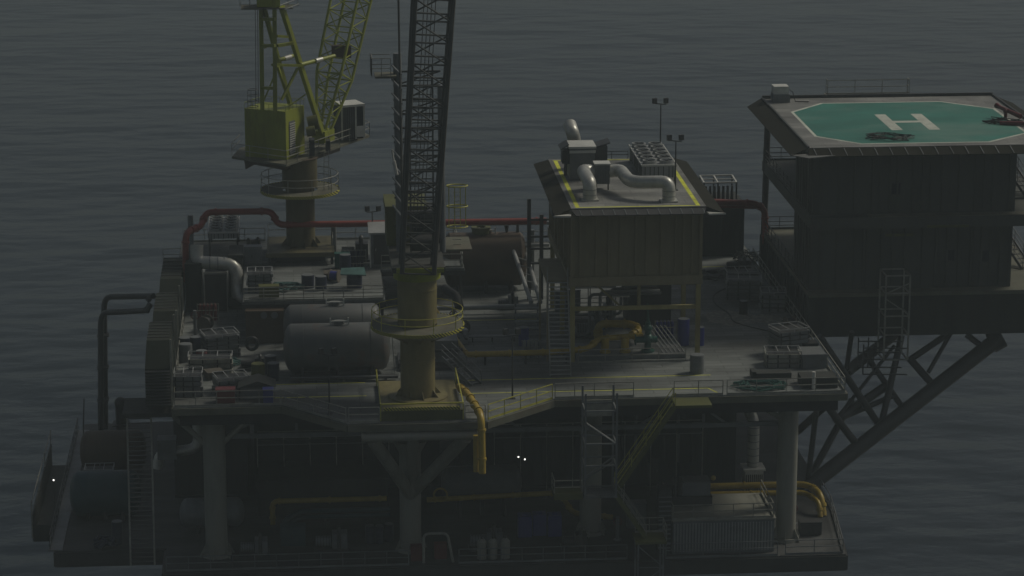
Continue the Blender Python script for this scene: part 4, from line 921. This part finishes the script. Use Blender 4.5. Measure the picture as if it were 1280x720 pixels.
for x in (.5,3.5,6.5): part(t,'sleeper',B().box(x-.1,x+.1,195.1,195.7,0,.2),'wood')
t=T('access_ladder','pale ladder lying against the end of the big grey tank','ladder',(7.3,199,0))
for y in (197.2,197.7): part(t,'stile',B().bar((7.25,y,0),(7.0,y,3.9),.06),'pale')
part(t,'rungs',(lambda b:[b.bar((7.25-.023*k,197.2,.25+k*.36),(7.25-.023*k,197.7,.25+k*.36),.04) for k in range(10)] and b)(B()),'pale')
t=T('scaffold','light steel scaffold frame behind the yellow risers under the olive building','scaffold',(22.,208,0))
for x in (21.2,23.2,25.2):
    for y in (212.,213.5): part(t,'standard',B().bar((x,y,0),(x,y,3.6),.07),'pale')
part(t,'ledgers',(lambda b:[b.bar((21.2,y,z),(25.2,y,z),.06) for y in (212.,213.5) for z in (1.2,2.4,3.5)] and b)(B()),'pale')
part(t,'boards',B().box(21.2,25.2,212.05,213.45,2.44,2.5),'wood')
for k,(x,y,z,lab) in enumerate(((3.,214.2,3,'timber pallet pile on the mezzanine in front of the rear crane base'),(10.5,219.5,3,'timber pallet pile on the mezzanine right side near the far rail'),(32.6,222.8,0,'timber pallet pile on the back right deck near the olive building'),(-5.9,197.,0,'timber pallet pile on the left deck behind the front crates'),(5.2,204.,-12,'timber pallet pile deep on the lower deck'))):
    t=T('pallet_pile',lab,'pallets',(x,y,z),.1*k,'timber pallet piles')
    for j in range(4):
        b=B(); 
        for i in range(5): b.cbox((0,-.5+i*.25,j*.15+.1),1.3,.18,.03)
        for i in (-.55,0,.55): b.cbox((i,0,j*.15),.1,1.15,.1)
        part(t,'pallet',b,'wood',local=True)
for k,(x,y,z,h,lab) in enumerate(((9.6,215.6,0,2.2,'standpipe with valve wheel in the gap right of the mezzanine'),(12.3,209.6,0,1.4,'short standpipe with valve wheel on the middle deck'),(-7.6,209.,0,2.,'standpipe with valve wheel by the middle windbreak box'),(31.6,226.,0,1.8,'standpipe with valve wheel at the back right of the olive building'),(23.3,193.4,-12,1.8,'standpipe with valve wheel on the lower deck by the zigzag stairs'),(36.8,196.,-12,1.5,'standpipe with valve wheel beside the right leg on the lower deck'))):
    t=T('standpipe',lab,'standpipe',(x,y,z),0,'standpipes with valve wheels'); part(t,'pipe',B().cyl((x,y,z),(x,y,z+h),.14,n=10).cyl((x,y,z),(x,y,z+.08),.3,n=12),'grey')
    part(t,'wheel',B().tube([(x+.3*math.cos(a),y,z+h*.8+.3*math.sin(a)) for a in [i*math.pi/6 for i in range(13)]],.04,5).bar((x-.3,y,z+h*.8),(x+.3,y,z+h*.8),.04).bar((x,y,z+h*.8-.3),(x,y,z+h*.8+.3),.04),'redp')
# lower deck vessels
tank('slim pale vessel on the lower deck behind the left leg',-8.3,-4.4,198.,-10.6,1.1,'grey',name='process_vessel',zf=-12,hatch=False)
tank('long dull vessel on the lower deck behind the three pale cylinders',11.2,16.4,200.4,-9.6,1.3,'tank',name='process_vessel',zf=-12,hatch=False)
t=T('pipe_wall','wall of dark parallel pipes on the face of the module under the deck','pipework',(22,205,-8))
for k in range(6): part(t,'pipe',B().tube([(14.,205.5,-3.-k*.45),(25.+k*1.1,205.5,-3.-k*.45),(25.+k*1.1,205.5,-10.)],.12,8,.4),['under','grey','under','dark','grey','under'][k])
t=T('access_gantry','grey railed gantry across the front of the dark module under the deck','gantry',(24,203,-7))
part(t,'floor',B().box(15.,31.,203.4,204.6,-7.1,-7.),'grey')
part(t,'rail',B().bar((15.,203.4,-6.),(31.,203.4,-6.),.06).bar((15.,203.4,-6.5),(31.,203.4,-6.5),.05),'rail')
for k in range(9): part(t,'post',B().bar((15.+2*k,203.4,-12.),(15.+2*k,203.4,-6.),.07),'rail')
t=T('access_gantry','grey railed gantry across the module behind the V braced leg','gantry',(2,204.5,-7))
part(t,'floor',B().box(-3.,9.,204.6,205.8,-7.6,-7.5),'grey')
part(t,'rail',B().bar((-3.,204.6,-6.5),(9.,204.6,-6.5),.06).bar((-3.,204.6,-7.),(9.,204.6,-7.),.05),'rail')
for k in range(7): part(t,'post',B().bar((-3.+2*k,204.6,-9.3),(-3.+2*k,204.6,-6.5),.07),'rail')

def spool(label,x,y,z,r_,w_,m,rz=0.):
    t=T('cable_drum',label,'cable drum',(x,y,z),rz,'cable drums'); 
    for sx in (-1,1): part(t,'flange_disc',B().cyl((sx*w_/2-.03,0,r_),(sx*w_/2+.03,0,r_),r_,n=20),'wood',local=True)
    part(t,'wound_cable',B().cyl((-w_/2+.03,0,r_),(w_/2-.03,0,r_),r_*.72,n=18),m,local=True)
spool('cable drum with black cable on the mezzanine near the fan cooler',-3.2,224.,3,.6,.8,'rubber',.3)
spool('cable drum with blue cable on the mezzanine right of the netting heap',3.2,213.2,3,.5,.7,'bluep',-.4)
spool('cable drum beside the dark windbreak boxes at the middle of the left edge',-6.9,210.5,0,.6,.8,'rubber',1.2)
spool('cable drum by the rail of the right deck near the back crates',38.2,207.,0,.55,.7,'rubber',.2)
spool('cable drum in the open middle of the deck behind the mast',12.9,208.,0,.5,.7,'dark',.8)
def bottle_rack(label,x,y,z,n,m):
    t=T('gas_bottle_rack',label,'bottle rack',(x,y,z),0,'gas bottle racks')
    part(t,'cage',(lambda b:[b.bar((-.15,-.3,h_),(n*.3,-.3,h_),.04) for h_ in (.3,.9,1.4)] and [b.bar((q_,-.3,0),(q_,-.3,1.45),.05) for q_ in (-.15,n*.3)] and b)(B()),'rail',local=True)
    for k in range(n): part(t,'gas_bottle',B().cyl((k*.29+.05,0,0),(k*.29+.05,0,1.2),.125,n=10).cyl((k*.29+.05,0,1.2),(k*.29+.05,0,1.4),.125,.04,n=10),m,local=True)
bottle_rack('rack of blue gas bottles under the olive building beside the right leg',27.6,205.5,0,5,'bluep')
bottle_rack('rack of dark gas bottles on the mezzanine left of the grey cabin',4.,218.2,3,6,'navy')
bottle_rack('rack of red gas bottles at the back of the left deck',-7.4,213.5,0,5,'redp')
bottle_rack('rack of pale gas bottles near the foot of the steep stairway',17.,200.6,0,4,'pale')
def locker(label,x,y,z,w_,d_,h_,m,rz=0.):
    t=T('tool_locker',label,'locker',(x,y,z),rz,'tool lockers'); part(t,'body',B().cbox((0,0,.08),w_,d_,h_-.08),m,local=True); part(t,'lid',B().cbox((0,0,h_),w_+.06,d_+.06,.06),m,local=True)
    d1=part(t,'door',B().box(-w_/2+.05,-.02,-d_/2-.03,-d_/2-.002,.15,h_-.1),m,local=True); part(t,'door',B().box(.02,w_/2-.05,-d_/2-.03,-d_/2-.002,.15,h_-.1),m,local=True); part(t,'handle',B().box(-.12,-.06,-d_/2-.06,-d_/2-.03,h_*.45,h_*.6),'dark',d1,local=True)
locker('grey locker on the mezzanine between fan cooler and rear crane',-3.2,219.5,3,1.4,.8,1.5,'grey')
locker('olive locker in front of the pale frame stack on the mezzanine',-1.9,208.7,3,1.5,.8,.9,'yg',.05)
locker('green locker on the mezzanine near the rear crane base right corner',3.9,216.8+.9,3,1.2,.7,1.2,'tgreen')
locker('grey locker standing under the olive building at its back wall',21.6,214.,0,2.,.9,1.8,'grey')
locker('pale locker on the middle deck beside the cable tray',12.4,204.9,0,1.3,.7,1.1,'pale',.2)
locker('dark locker by the right rail between the two frame crate groups',38.3,204.6,0,1.,1.4,1.1,'darkwall')
locker('grey locker at the back edge of the deck behind the rear cooler',33.2,230.,0,1.6,.8,1.5,'grey')
locker('blue grey locker on the lower deck between left leg and V braced leg',-.4,194.2,-12,1.8,.9,1.5,'gtank')
locker('tall grey locker on the lower deck right of the zigzag stairs',25.,196.,-12,1.4,.9,2.,'grey')
locker('dull locker at the lower right corner of the lower deck',37.6,193.6,-12,1.6,.9,1.,'dark')
t=T('pipework_manifold','dark pipework manifold filling the space behind the rear grey tank','pipework',(3,206,0))
for k in range(5): part(t,'pipe',B().tube([(-.2+k*1.4,205.6,0),(-.2+k*1.4,205.6,1.8),(.7+k*1.4,205.6,2.4),(.7+k*1.4,206.6,2.4)],.11,8,.3),['grey','dark','pale','dark','grey'][k])
part(t,'header',B().cyl((-.6,206.4,1.),(6.8,206.4,1.),.18,n=10),'dark')
t=T('pipework_manifold','tangle of grey process pipes right of the steep stairway under the olive building','pipework',(22,203,0))
for k in range(4): part(t,'pipe',B().tube([(20.8,206.+k*.8,.3+.3*k),(22.5+.9*k,206.+k*.8,.3+.3*k),(22.5+.9*k,206.+k*.8,3.4),(28.,206.+k*.8,3.4)],.12,8,.4),['grey','pale','dark','grey'][k])
# debris on the roof deck etc
# ================================================================== RAILINGS upper deck
railing('front rail from the left corner past the red and blue boxes',[(-8.5,189.7,0),(-1.1,189.7,0)])
railing('front rail sloping outward left of the front crane base',[(-1.0,189.7,0),(3.4,184.85,0)])
railing('short front rail left of the crane base at the deck bulge',[(3.6,184.85,0),(5.7,184.85,0)])
railing('front rail between the crane base and the hanging yellow pipe',[(11.6,184.85,0),(13.0,184.85,0)])
railing('yellow rail sloping back right of the hanging yellow pipe',[(13.2,184.9,0),(18.1,189.6,0)],'yrail')
railing('front rail before the ladder tower at mid deck',[(18.3,189.7,0),(23.9,189.7,0)])
railing('front rail right of the stair head up to the yellow line end',[(26.8,189.7,0),(30.3,189.7,0)])
railing('front rail at the right by the coiled green hose',[(30.6,189.7,0),(39.1,189.7,0)],step=2.3)
railing('long rail on the right edge of the deck beside the dark block',[(39.1,189.8,0),(39.1,209.,0),(39.1,230.,0)])
railing('rail on the back edge of the upper deck',[(39.,237.8,0),(20.,237.8,0)])
railing('rail along the front edge of the mezzanine above the grey tanks',[(-3.8,207.4,3.),(6.8,207.4,3.)],'rail',rails=(1.,.75,.5,.25))
railing('rail on the right edge of the mezzanine behind the grey boom',[(13.5,217.2,3.),(13.5,227.8,3.)])
railing('rail on the far edge of the mezzanine at left',[(-9.,227.8,3.),(-2.3,227.8,3.)])
railing('rail on the far edge of the mezzanine between the cranes',[(3.6,227.8,3.),(13.4,227.8,3.)])
railing('rail on the near right edge of the mezzanine over the dark gap',[(7.,217.2,3.),(13.4,217.2,3.)])
railing('left edge rail of the upper deck beside the windbreak boxes',[(-8.6,196.6,0),(-8.6,212.4,0)])
stair('short stair from the pump skid down to the deck near the yellow pipe',(13.,193.6,0),(11.,196.4,1.4),.9,'grey',6)
# ================================================================== LADDER TOWER & zigzag stairs (front)
t=T('ladder_tower','square grey lattice tower hanging below the front rail','ladder tower',(21.2,188.3,-6.6))
tx0,tx1,ty0,ty1=20.2,22.4,187.,189.1
for x in (tx0,tx1):
    for y in (ty0,ty1): part(t,'corner_post',B().box(x-.07,x+.07,y-.07,y+.07,-6.5,1.1),'grey')
for z in (-.2,-2.6,-4.2,-6.4):
    b=B()
    for y in (ty0,ty1): b.bar((tx0,y,z),(tx1,y,z),.1)
    for x in (tx0,tx1): b.bar((x,ty0,z),(x,ty1,z),.1)
    part(t,'frame_level',b,'grey')
part(t,'brace',B().bar((tx0,ty0,-1.),(tx1,ty0,-2.6),.08),'white'); part(t,'brace',B().bar((tx0,ty0,-5.),(tx1,ty0,-3.4),.08),'grey'); part(t,'brace',B().bar((tx0,ty1,-6.),(tx1,ty1,-4.6),.08),'grey')
part(t,'floor',B().box(tx0-.1,tx1+.1,ty0,ty1,-6.6,-6.5),'grey'); part(t,'head_panel',B().box(tx0+.1,tx1-.1,189.12,189.2,-1.2,0.),'rail')
one('landing_platform',B().box(18.0,20.05,187.2,189.2,-6.6,-6.4).box(18.,20.05,187.1,187.2,-6.7,-6.2),'yg','olive landing beside the foot of the ladder tower','landing')
railing('rail round the olive landing left of the ladder tower',[(20.,187.2,-6.4),(18.05,187.2,-6.4),(18.05,189.1,-6.4)],'rail')
stair('olive stairway descending leftward from the front deck edge to the ladder tower',(22.5,188.1,-6.3),(26.6,188.1,-.1),1.3,'yg',26,rail_m='yrail')
one('stair_head_landing',B().box(26.6,29.2,187.4,189.4,-.25,-.05),'yg','olive landing at the head of the front stairway','landing')
stair('lower stairway going down right from the ladder tower',(24.6,187.8,-9.8),(22.4,187.8,-6.5),1.1,'yg',14,rail_m='rail')
t=T('stair_landing','small olive landing on a thin lattice frame near the bottom','landing',(24.9,187.5,-14))
part(t,'floor',B().box(23.8,26.,186.6,188.7,-10.,-9.8),'yg')
for x in (24.,25.8):
    for y in (186.8,188.5): part(t,'post',B().box(x-.05,x+.05,y-.05,y+.05,-13.4,-10.),'grey')
part(t,'lacing',B().bar((24,186.8,-10.2),(25.8,186.8,-11.8),.06).bar((25.8,186.8,-11.8),(24,186.8,-13.3),.06).bar((24,186.8,-11.8),(25.8,186.8,-11.8),.06),'grey')
railing('rail round the small landing near the bottom of the zigzag stairs',[(24.,188.6,-9.8),(26.,188.6,-9.8),(26.,186.7,-9.8)],'rail',step=1.)
# left ladder
t=T('boat_ladder','long steep ladder from the upper deck down to the lower deck at the left','ladder',(-11.2,192.,-12.))
for x in (-12.,-10.3): part(t,'stringer',B().bar((x,190.8,-12.),(x,192.5,-.6),.12,.2),'rail')
for k in range(34): z=-11.8+k*.33; y=190.8+1.7*(z+12)/11.4; part(t,'tread',B().box(-11.94,-10.36,y-.1,y+.1,z,z+.04),'dark')
one('ladder_head_platform',B().box(-12.2,-8.7,190.,194.,-.8,-.5),'darkwall','dark platform joining the long ladder to the left deck corner','platform')
# ================================================================== LOWER DECK contents
t=T('process_container','pale ribbed container with railed roof at the bottom right','container',(30.6,190.,-12))
part(t,'shell',B().box(26.9,34.3,190.,195.6,-12,-9.5),'grey'); rb=B(); x=27.
while x<34.2: rb.box(x,x+.09,189.93,190.003,-11.8,-9.7); x+=.22
part(t,'corrugation',rb,'pale'); part(t,'roof_plate',B().box(26.8,34.4,189.9,195.7,-9.5,-9.4),'leg')
railing('rail round the roof of the pale ribbed container',[(26.9,195.5,-9.4),(26.9,190.,-9.4),(34.2,190.,-9.4),(34.2,195.5,-9.4)],'rail')
t=T('roof_machine','small compressor with cylinders on the pale ribbed container roof','compressor',(28.6,193.5,-9.4))
part(t,'frame',B().box(27.2,30.2,193.,195.2,-9.38,-8.7),'dark'); part(t,'casing',B().box(28.,30.1,193.3,195.,-8.7,-7.7),'grey')
for x in (27.5,27.9): part(t,'cylinder',B().cyl((x,193.4,-8.7),(x,193.4,-7.3),.17,n=10),'dark')
part(t,'yellow_cap',B().ball((30.4,194.,-7.6),.2),'yellow')
t=T('louvre_tower','narrow dark tower of louvres at the left end of the pale container','tower',(26.4,189.6,-12))
part(t,'body',B().box(25.9,26.8,190.2,191.6,-12,-7.2),'dark'); part(t,'louvres',(lambda b:[b.box(25.88,26.82,190.12,190.2,-11.6+k*.35,-11.5+k*.35) for k in range(12)] and b)(B()),'grey')
t=T('ventilation_duct','bright silver duct rising from a square box under the deck at the right','duct',(34.6,203,-12))
part(t,'pipe',B().tube([(34.7,202.,-9.3),(34.7,202.,-5.6),(34.1,204.5,-4.6)],.44,20,.9),'silver'); part(t,'plinth',B().box(34.,35.4,201.3,202.7,-12,-9.5),'white'); part(t,'plinth_cap',B().box(33.85,35.55,201.15,202.85,-9.5,-9.35),'white'); 
b=B()
for k in range(9): b.box(34.06+k*.15,34.12+k*.15,201.24,201.3,-11.6,-9.8)
part(t,'plinth_slats',b,'dark')
part(t,'bands',(lambda b:[b.cyl((34.7,202,-9.+k*.55),(34.7,202,-8.95+k*.55),.46,n=20) for k in range(6)] and b)(B()),'grey')
t=T('ventilation_duct','dull silver duct hanging with two bends under the left of the upper deck','duct',(-9,200,-4))
part(t,'pipe',B().tube([W(246,508,200.),W(248,560,200.),W(200,567,200.),W(196,585,200.)],.38,16,.8),'silver'); part(t,'box_end',B().box(-10.3,-8.9,199.4,200.8,-6.9,-5.4),'grey')
t=T('yellow_loop_pipe','pair of bright yellow pipes bending down at the lower right corner','pipe',(39,198,-12))
flanged(t,'pipe',[(29.,200.5,-10.4),(38.6,200.5,-10.4),(39.3,198.4,-10.5),(39.4,197.6,-12.)],.25,'yellow',.9,4)
flanged(t,'pipe',[(30.,199.7,-10.75),(38.4,199.7,-10.8),(39.05,197.9,-10.95),(39.1,197.3,-12.)],.2,'yellow',.8,4)
t=T('yellow_loop_pipe','dull yellow pipe running along the lower deck left of the V braced leg','pipe',(0,198,-12))
flanged(t,'pipe',[(-1.9,199.,-12.),(-1.9,199.,-10.2),(6.6,199.,-10.2)],.2,'yellow',.5,3)
t=T('yellow_loop_pipe','yellow pipe behind the lower deck tanks between V braced leg and zigzag stairs','pipe',(15,198,-12))
flanged(t,'pipe',[(9.6,199.,-10.4),(19.6,199.,-10.1),(20.4,197.4,-11.2),(23.4,197.4,-11.6)],.2,'yellow',.6,3)
part(t,'valve_wheel',B().tube([(10.6+.5*math.cos(a),198.6,-9.9+.5*math.sin(a)) for a in [i*math.pi/8 for i in range(17)]],.08,6),'yellow')
t=T('grey_pipe_bundle','bundle of grey blue pipes with a bend on the lower deck left','pipe bundle',(2,197,-12))
for dz in (0,.45): part(t,'pipe',B().tube([(-1.2,195.6,-12.),(-1.1,196.4,-10.9-dz),(0,197.4,-10.5-dz),(6.8,197.4,-10.5-dz)],.18,10,.7),'gtank')
for x in (2.,5.): part(t,'support',B().box(x-.06,x+.06,197.2,197.6,-12,-11.2),'dark')
one('low_tank_block',B().box(-3.,6.8,201.,206.,-12,-9.3),'darkwall','low dark block behind the yellow pipe on the lower left deck','block')
for i,(x,y,w_) in enumerate(((5.2,194.3,.55),(5.9,194.2,.5),(6.6,194.6,.5))): drum(['leftmost dark blue drum of the trio on the lower deck by the V braced leg','dark blue drum in the middle of the lower deck trio','dark blue drum at the right of the lower deck trio'][i],x,y,-12,'navy',.34,1.3)
for i,(x,y) in enumerate(((16.6,195.),(17.5,195.3),(18.4,195.))): 
    one('blue_tote',B().cbox((x+.2*i,y,-12),1.,1.,1.6).cbox((x+.2*i,y,-10.4),.4,.4,.1),'bluep',['blue cube tank on the lower deck, leftmost of three','blue cube tank on the lower deck, middle of three','blue cube tank on the lower deck, next to the yellow pipe bend'][i],'tank','blue cube tanks')
for i,x in enumerate((13.1,13.9,14.8)):
    t=T('gas_cylinder',['pale upright cylinder at the lower front edge, left of three','pale upright cylinder at the lower front edge, middle of three','pale upright cylinder at the lower front edge, right of three'][i],'cylinder',(x,190.2,-12),0,'pale upright cylinders')
    part(t,'body',B().cyl((x,190.2,-12),(x,190.2,-10.7),.33,n=16).cyl((x,190.2,-10.7),(x,190.2,-10.5),.33,.15,n=16),'leg'); part(t,'valve',B().cyl((x,190.2,-10.5),(x,190.2,-10.3),.08,n=8),'dark')
one('bent_rail_frame',B().tube([(8.9,189.6,-12),(8.9,189.6,-9.8),(10.6,189.6,-9.8),(11.,189.6,-12)],.1,8,.4),'rail','grey inverted U frame at the foot of the V braced leg','frame')
one('red_cabinet',B().box(9.7,10.6,190.3,191.,-12,-10.9),'redp','dark red cabinet inside the U frame on the lower deck','cabinet')
one('red_cabinet',B().box(8.0,8.8,190.,190.7,-12,-10.9),'redp','dark red cabinet left of the U frame on the lower deck','cabinet')
railing('front rail of the lower deck from the left corner to the V braced leg',[(-9.4,189.2,-12),(7.8,189.2,-12)],'grey')
railing('front rail of the lower deck from the V braced leg to the zigzag stairs',[(11.4,189.2,-12),(23.5,189.2,-12)],'grey')
railing('front rail of the lower deck before the pale container',[(26.3,189.1,-12),(34.4,189.1,-12)],'grey',step=2.6)
railing('rail at the lower right corner beyond the yellow pipe bends',[(35.,189.2,-12),(39.2,189.2,-12),(40.2,199.,-12),(40.2,203,-12)],'grey',step=2.8)
for x,y,z,lab in ((648,571,-6,'left lamp of the lit pair on the module wall under the deck'),(656,574,-6,'right lamp of the lit pair on the module wall under the deck'),(67,600,-9,'lit lamp on a post at the far left edge of the lower deck')):
    p=W(x,y,205.6) if x>100 else W(x,y,203.)
    t=T('deck_lamp',lab,'lamp',p,0,'lit deck lamps'); part(t,'housing',B().cbox((p.x,p.y+.12,p.z-.14),.26,.2,.3),'dark'); part(t,'lens',B().ball((p.x,p.y-.04,p.z),.06),'lamp')
    if x<100: part(t,'pole',B().cyl((p.x,p.y+.1,-12.),(p.x,p.y+.1,p.z-.1),.05,n=8),'dark')
    else: part(t,'bracket',B().box(p.x-.05,p.x+.05,p.y+.2,206.,p.z-.05,p.z+.05),'dark')
# left annex
tank('rust brown tank at the far end of the lower left annex',-16.6,-12.3,213.,-10.3,1.6,'brown',zf=-12,hatch=False)
tank('dark blue green tank at the near end of the lower left annex',-16.6,-12.2,202.,-10.2,1.7,'gtank',zf=-12,hatch=False)
crate_stack('framed crate stack between the brown and blue green tanks on the left annex',-15.2,207.5,-12,0,5,2.2,1.7,.4,'grey')
one('outboard_walkway',B().box(-18.1,-17.1,194.2,224.,-12.,-11.9),'grey','long pale walkway strip on the far left edge of the lower deck','walkway')
railing('outer rail of the far left walkway',[(-18.0,194.4,-11.9),(-18.0,223.8,-11.9)],'dark')
t=T('slatted_enclosure','dark slatted enclosure hung outboard of the far left walkway','enclosure',(-19.6,200,-12.5))
part(t,'floor',B().slab([(-19.7,200.,-13.),(-18.15,200.,-13.),(-18.15,218.,-13.),(-19.7,218.,-13.)],.2),'darkwall')
part(t,'outer_panel',B().box(-19.8,-19.7,200.,218.,-13,-11.2),'darkwall'); part(t,'front_panel',B().box(-19.7,-18.15,199.9,200.,-13.2,-11.9),'darkwall')
b=B()
for y in (200.,206,212,218): b.bar((-19.75,y,-13),(-19.75,y,-10.),.07)
b.bar((-19.75,200,-10.2),(-19.75,218,-10.2),.06)
part(t,'posts',b,'rail')
t=T('riser_pipes','pair of dark vertical pipes bending over at the top left outside the deck','pipe',(-15,222,-12))
part(t,'pipe',B().tube([W(132,548,221.),W(130,371,221.),W(192,370,216.)],.24,10,1.),'dark'); part(t,'pipe',B().tube([W(126,548,220.),W(126,391,220.),W(183,388,215.),W(188,380,215.)],.24,10,1.),'dark')
for y in (540,500,460,420): p=W(129,y,220.5); part(t,'clamp',B().cbox(tuple(p),.95,.9,.14),'dark')
part(t,'valve_cluster',B().ball(W(186,374,215.),.25).ball(W(187,382,215.),.22).ball(W(184,388,215.),.25),'dark')
t=T('flare_drum','stubby dark vertical vessel with domed head beside the riser pipes','vessel',(-13.8,220,-12))
p=W(152,545,219.); part(t,'shell',B().cyl((p.x,p.y,-12.),(p.x,p.y,p.z+2.8),.42,n=16).ball((p.x,p.y,p.z+2.8),.5,12),'dark'); part(t,'platform',B().cbox((p.x,p.y,p.z+1.),1.4,1.4,.1),'dark')
drum('dark blue drum at the near end of the left annex, upright',-13.2,195.6,-12,'navy',.4,1.7)
tangle('dark blue heap of sheeting at the near end of the left annex',(-14.,194.9),.7,-12,5,'navy',.12,21,'sheeting_heap','sheeting',.6)
one('thin_pole',B().cyl(W(104,548,214.),W(105,498,214.),.05,n=6),'dark','thin bare pole standing at the far left annex','pole')
# ================================================================== RIGHT CANTILEVER TRUSS
t=T('cantilever_truss','heavy dark tubular truss propping the overhanging block from below','truss',(38.7,203,-12))
def tb(x0,y0,x1,y1,r,ya,yb,nm='brace'): part(t,nm,B().cyl(W(x0,y0,ya),W(x1,y1,yb),r,n=14),'dark')
tb(1003,614,1247,424,.62,203.5,212.,'main_strut')
p=W(1243,426,212.); part(t,'node_drum',B().cyl(p+Vector((-.3,0,-.2)),p+Vector((.6,0,.3)),.85,n=20),'dark')
tb(1003,614,1065,500,.3,216,220.); 
for a in ((1024,420,1098,530,.28,205,208),(1065,415,1058,462,.2,205,207),(1058,465,1118,418,.45,208,212),(1137,448,1165,480,.3,211,210),(1137,450,1190,414,.26,211,212),(1190,414,1160,466,.17,211,210),(1208,418,1226,432,.25,212,211.5),(1026,497,1071,556,.3,205,206),(1022,500,1009,608,.22,204,204),(1044,526,1108,482,.36,207,209.3),(1044,526,1118,494,.22,207,209.3),(1083,445,1128,509,.24,209.5,209.2),(1127,420,1101,533,.26,210,207.5),(1045,524,1118,432,.14,207,209.3),(1040,500,996,540,.3,205,207)): tb(*a)
t=T('stair_cage','pale framed stair cage hanging under and against the dark block','stair cage',(47.5,208,-2))
ca=[W(1108,345,206.),W(1138,345,206.)]
zt_=ca[0].z; xa,xb=ca[0].x,ca[1].x
for x in (xa,xb):
    for y in (206.,208.2): part(t,'corner_post',B().box(x-.06,x+.06,y-.06,y+.06,-2.3,zt_),'rail')
for z in (zt_,3.,1.2,-.3,-2.3):
    b=B()
    for y in (206.,208.2): b.bar((xa,y,z),(xb,y,z),.1)
    for x in (xa,xb): b.bar((x,206.,z),(x,208.2,z),.1)
    part(t,'frame_level',b,'rail')
part(t,'brace',B().bar((xa,206,3.),(xb,206,zt_-.6),.08).bar((xa,206,2.6),(xb,206,1.3),.08),'rail')
part(t,'lower_basket',(lambda b:[b.bar((xa-1.6,206.+s,z),(xb,206.+s,z-.1),.09) for s in (0,2.) for z in (-1.3,-2.2,-3.4)] and [b.bar((x,206.+s,-3.4),(x,206.+s,-1.),.09) for s in (0,2.) for x in (xa-1.6,xa-.8)] and b)(B()),'dark')
railing('rail on the middle walkway of the dark block at its right end',[(56.3,214.,8.5),(59.9,214.,8.5),(59.9,208.5,8.5)],'dark')
for z0_,lab in ((8.5,'upper outside stairway at the right end of the dark block'),(2.5,'lower outside stairway at the right end of the dark block')):
    stair(lab,(58.9,215.,z0_),(57.2,220.,z0_+3.2),.9,'dark',12)
hz=bpy.data.materials.new('sea_haze'); hz.use_nodes=True; hn=hz.node_tree.nodes; hn.remove(hn['Principled BSDF'])
pv=hn.new('ShaderNodeVolumePrincipled'); pv.inputs['Color'].default_value=(.71,.84,.86,1); pv.inputs['Density'].default_value=.00052; pv.inputs['Anisotropy'].default_value=0.
hz.node_tree.links.new(pv.outputs[0],hn['Material Output'].inputs['Volume']); M['haze']=hz
ho_=mk('haze',B().box(-5010,5010,-2010,8010,-31,70),'haze'); tag(ho_,'thin grey sea haze hanging round the whole platform','haze',kind='stuff')
# ================================================================== WORLD, SUN, CAMERA
SUN_EL=R(46); SUN_AZ=R(24)     # azimuth measured from +X towards +Y
w=bpy.data.worlds.new('World'); sc.world=w; w.use_nodes=True; nt=w.node_tree
bg=nt.nodes['Background']; sky=nt.nodes.new('ShaderNodeTexSky'); sky.sky_type='NISHITA'; sky.sun_disc=False
sky.sun_elevation=SUN_EL; sky.sun_rotation=math.pi/2-SUN_AZ; sky.air_density=1.; sky.dust_density=4.; sky.ozone_density=1.
hsv=nt.nodes.new('ShaderNodeHueSaturation'); hsv.inputs['Saturation'].default_value=.7
nt.links.new(sky.outputs[0],hsv.inputs['Color']); nt.links.new(hsv.outputs[0],bg.inputs['Color']); bg.inputs['Strength'].default_value=.11
ld=bpy.data.lights.new('sun','SUN'); ld.energy=5.; ld.angle=R(14); ld.color=(1,.95,.82)
lo_=bpy.data.objects.new('sun',ld); COL.objects.link(lo_)
sv=Vector((math.cos(SUN_EL)*math.cos(SUN_AZ),math.cos(SUN_EL)*math.sin(SUN_AZ),math.sin(SUN_EL)))
lo_.rotation_euler=(-sv).to_track_quat('-Z','Y').to_euler()
cd=bpy.data.cameras.new('camera'); co=bpy.data.objects.new('camera',cd); COL.objects.link(co)
cd.sensor_width=36; cd.lens=36*FPX/1280; cd.clip_start=1; cd.clip_end=20000
mtx=Matrix((RT,UP,-FW)).transposed().to_4x4(); mtx.translation=CP; co.matrix_world=mtx
sc.camera=co
for o in bpy.data.objects:
    if '_r' in o: del o['_r']
vs=sc.view_settings; vs.view_transform='Standard'; vs.look='None'; vs.exposure=-1.95; vs.gamma=1; vs.use_curve_mapping=False
sc.render.engine='CYCLES'
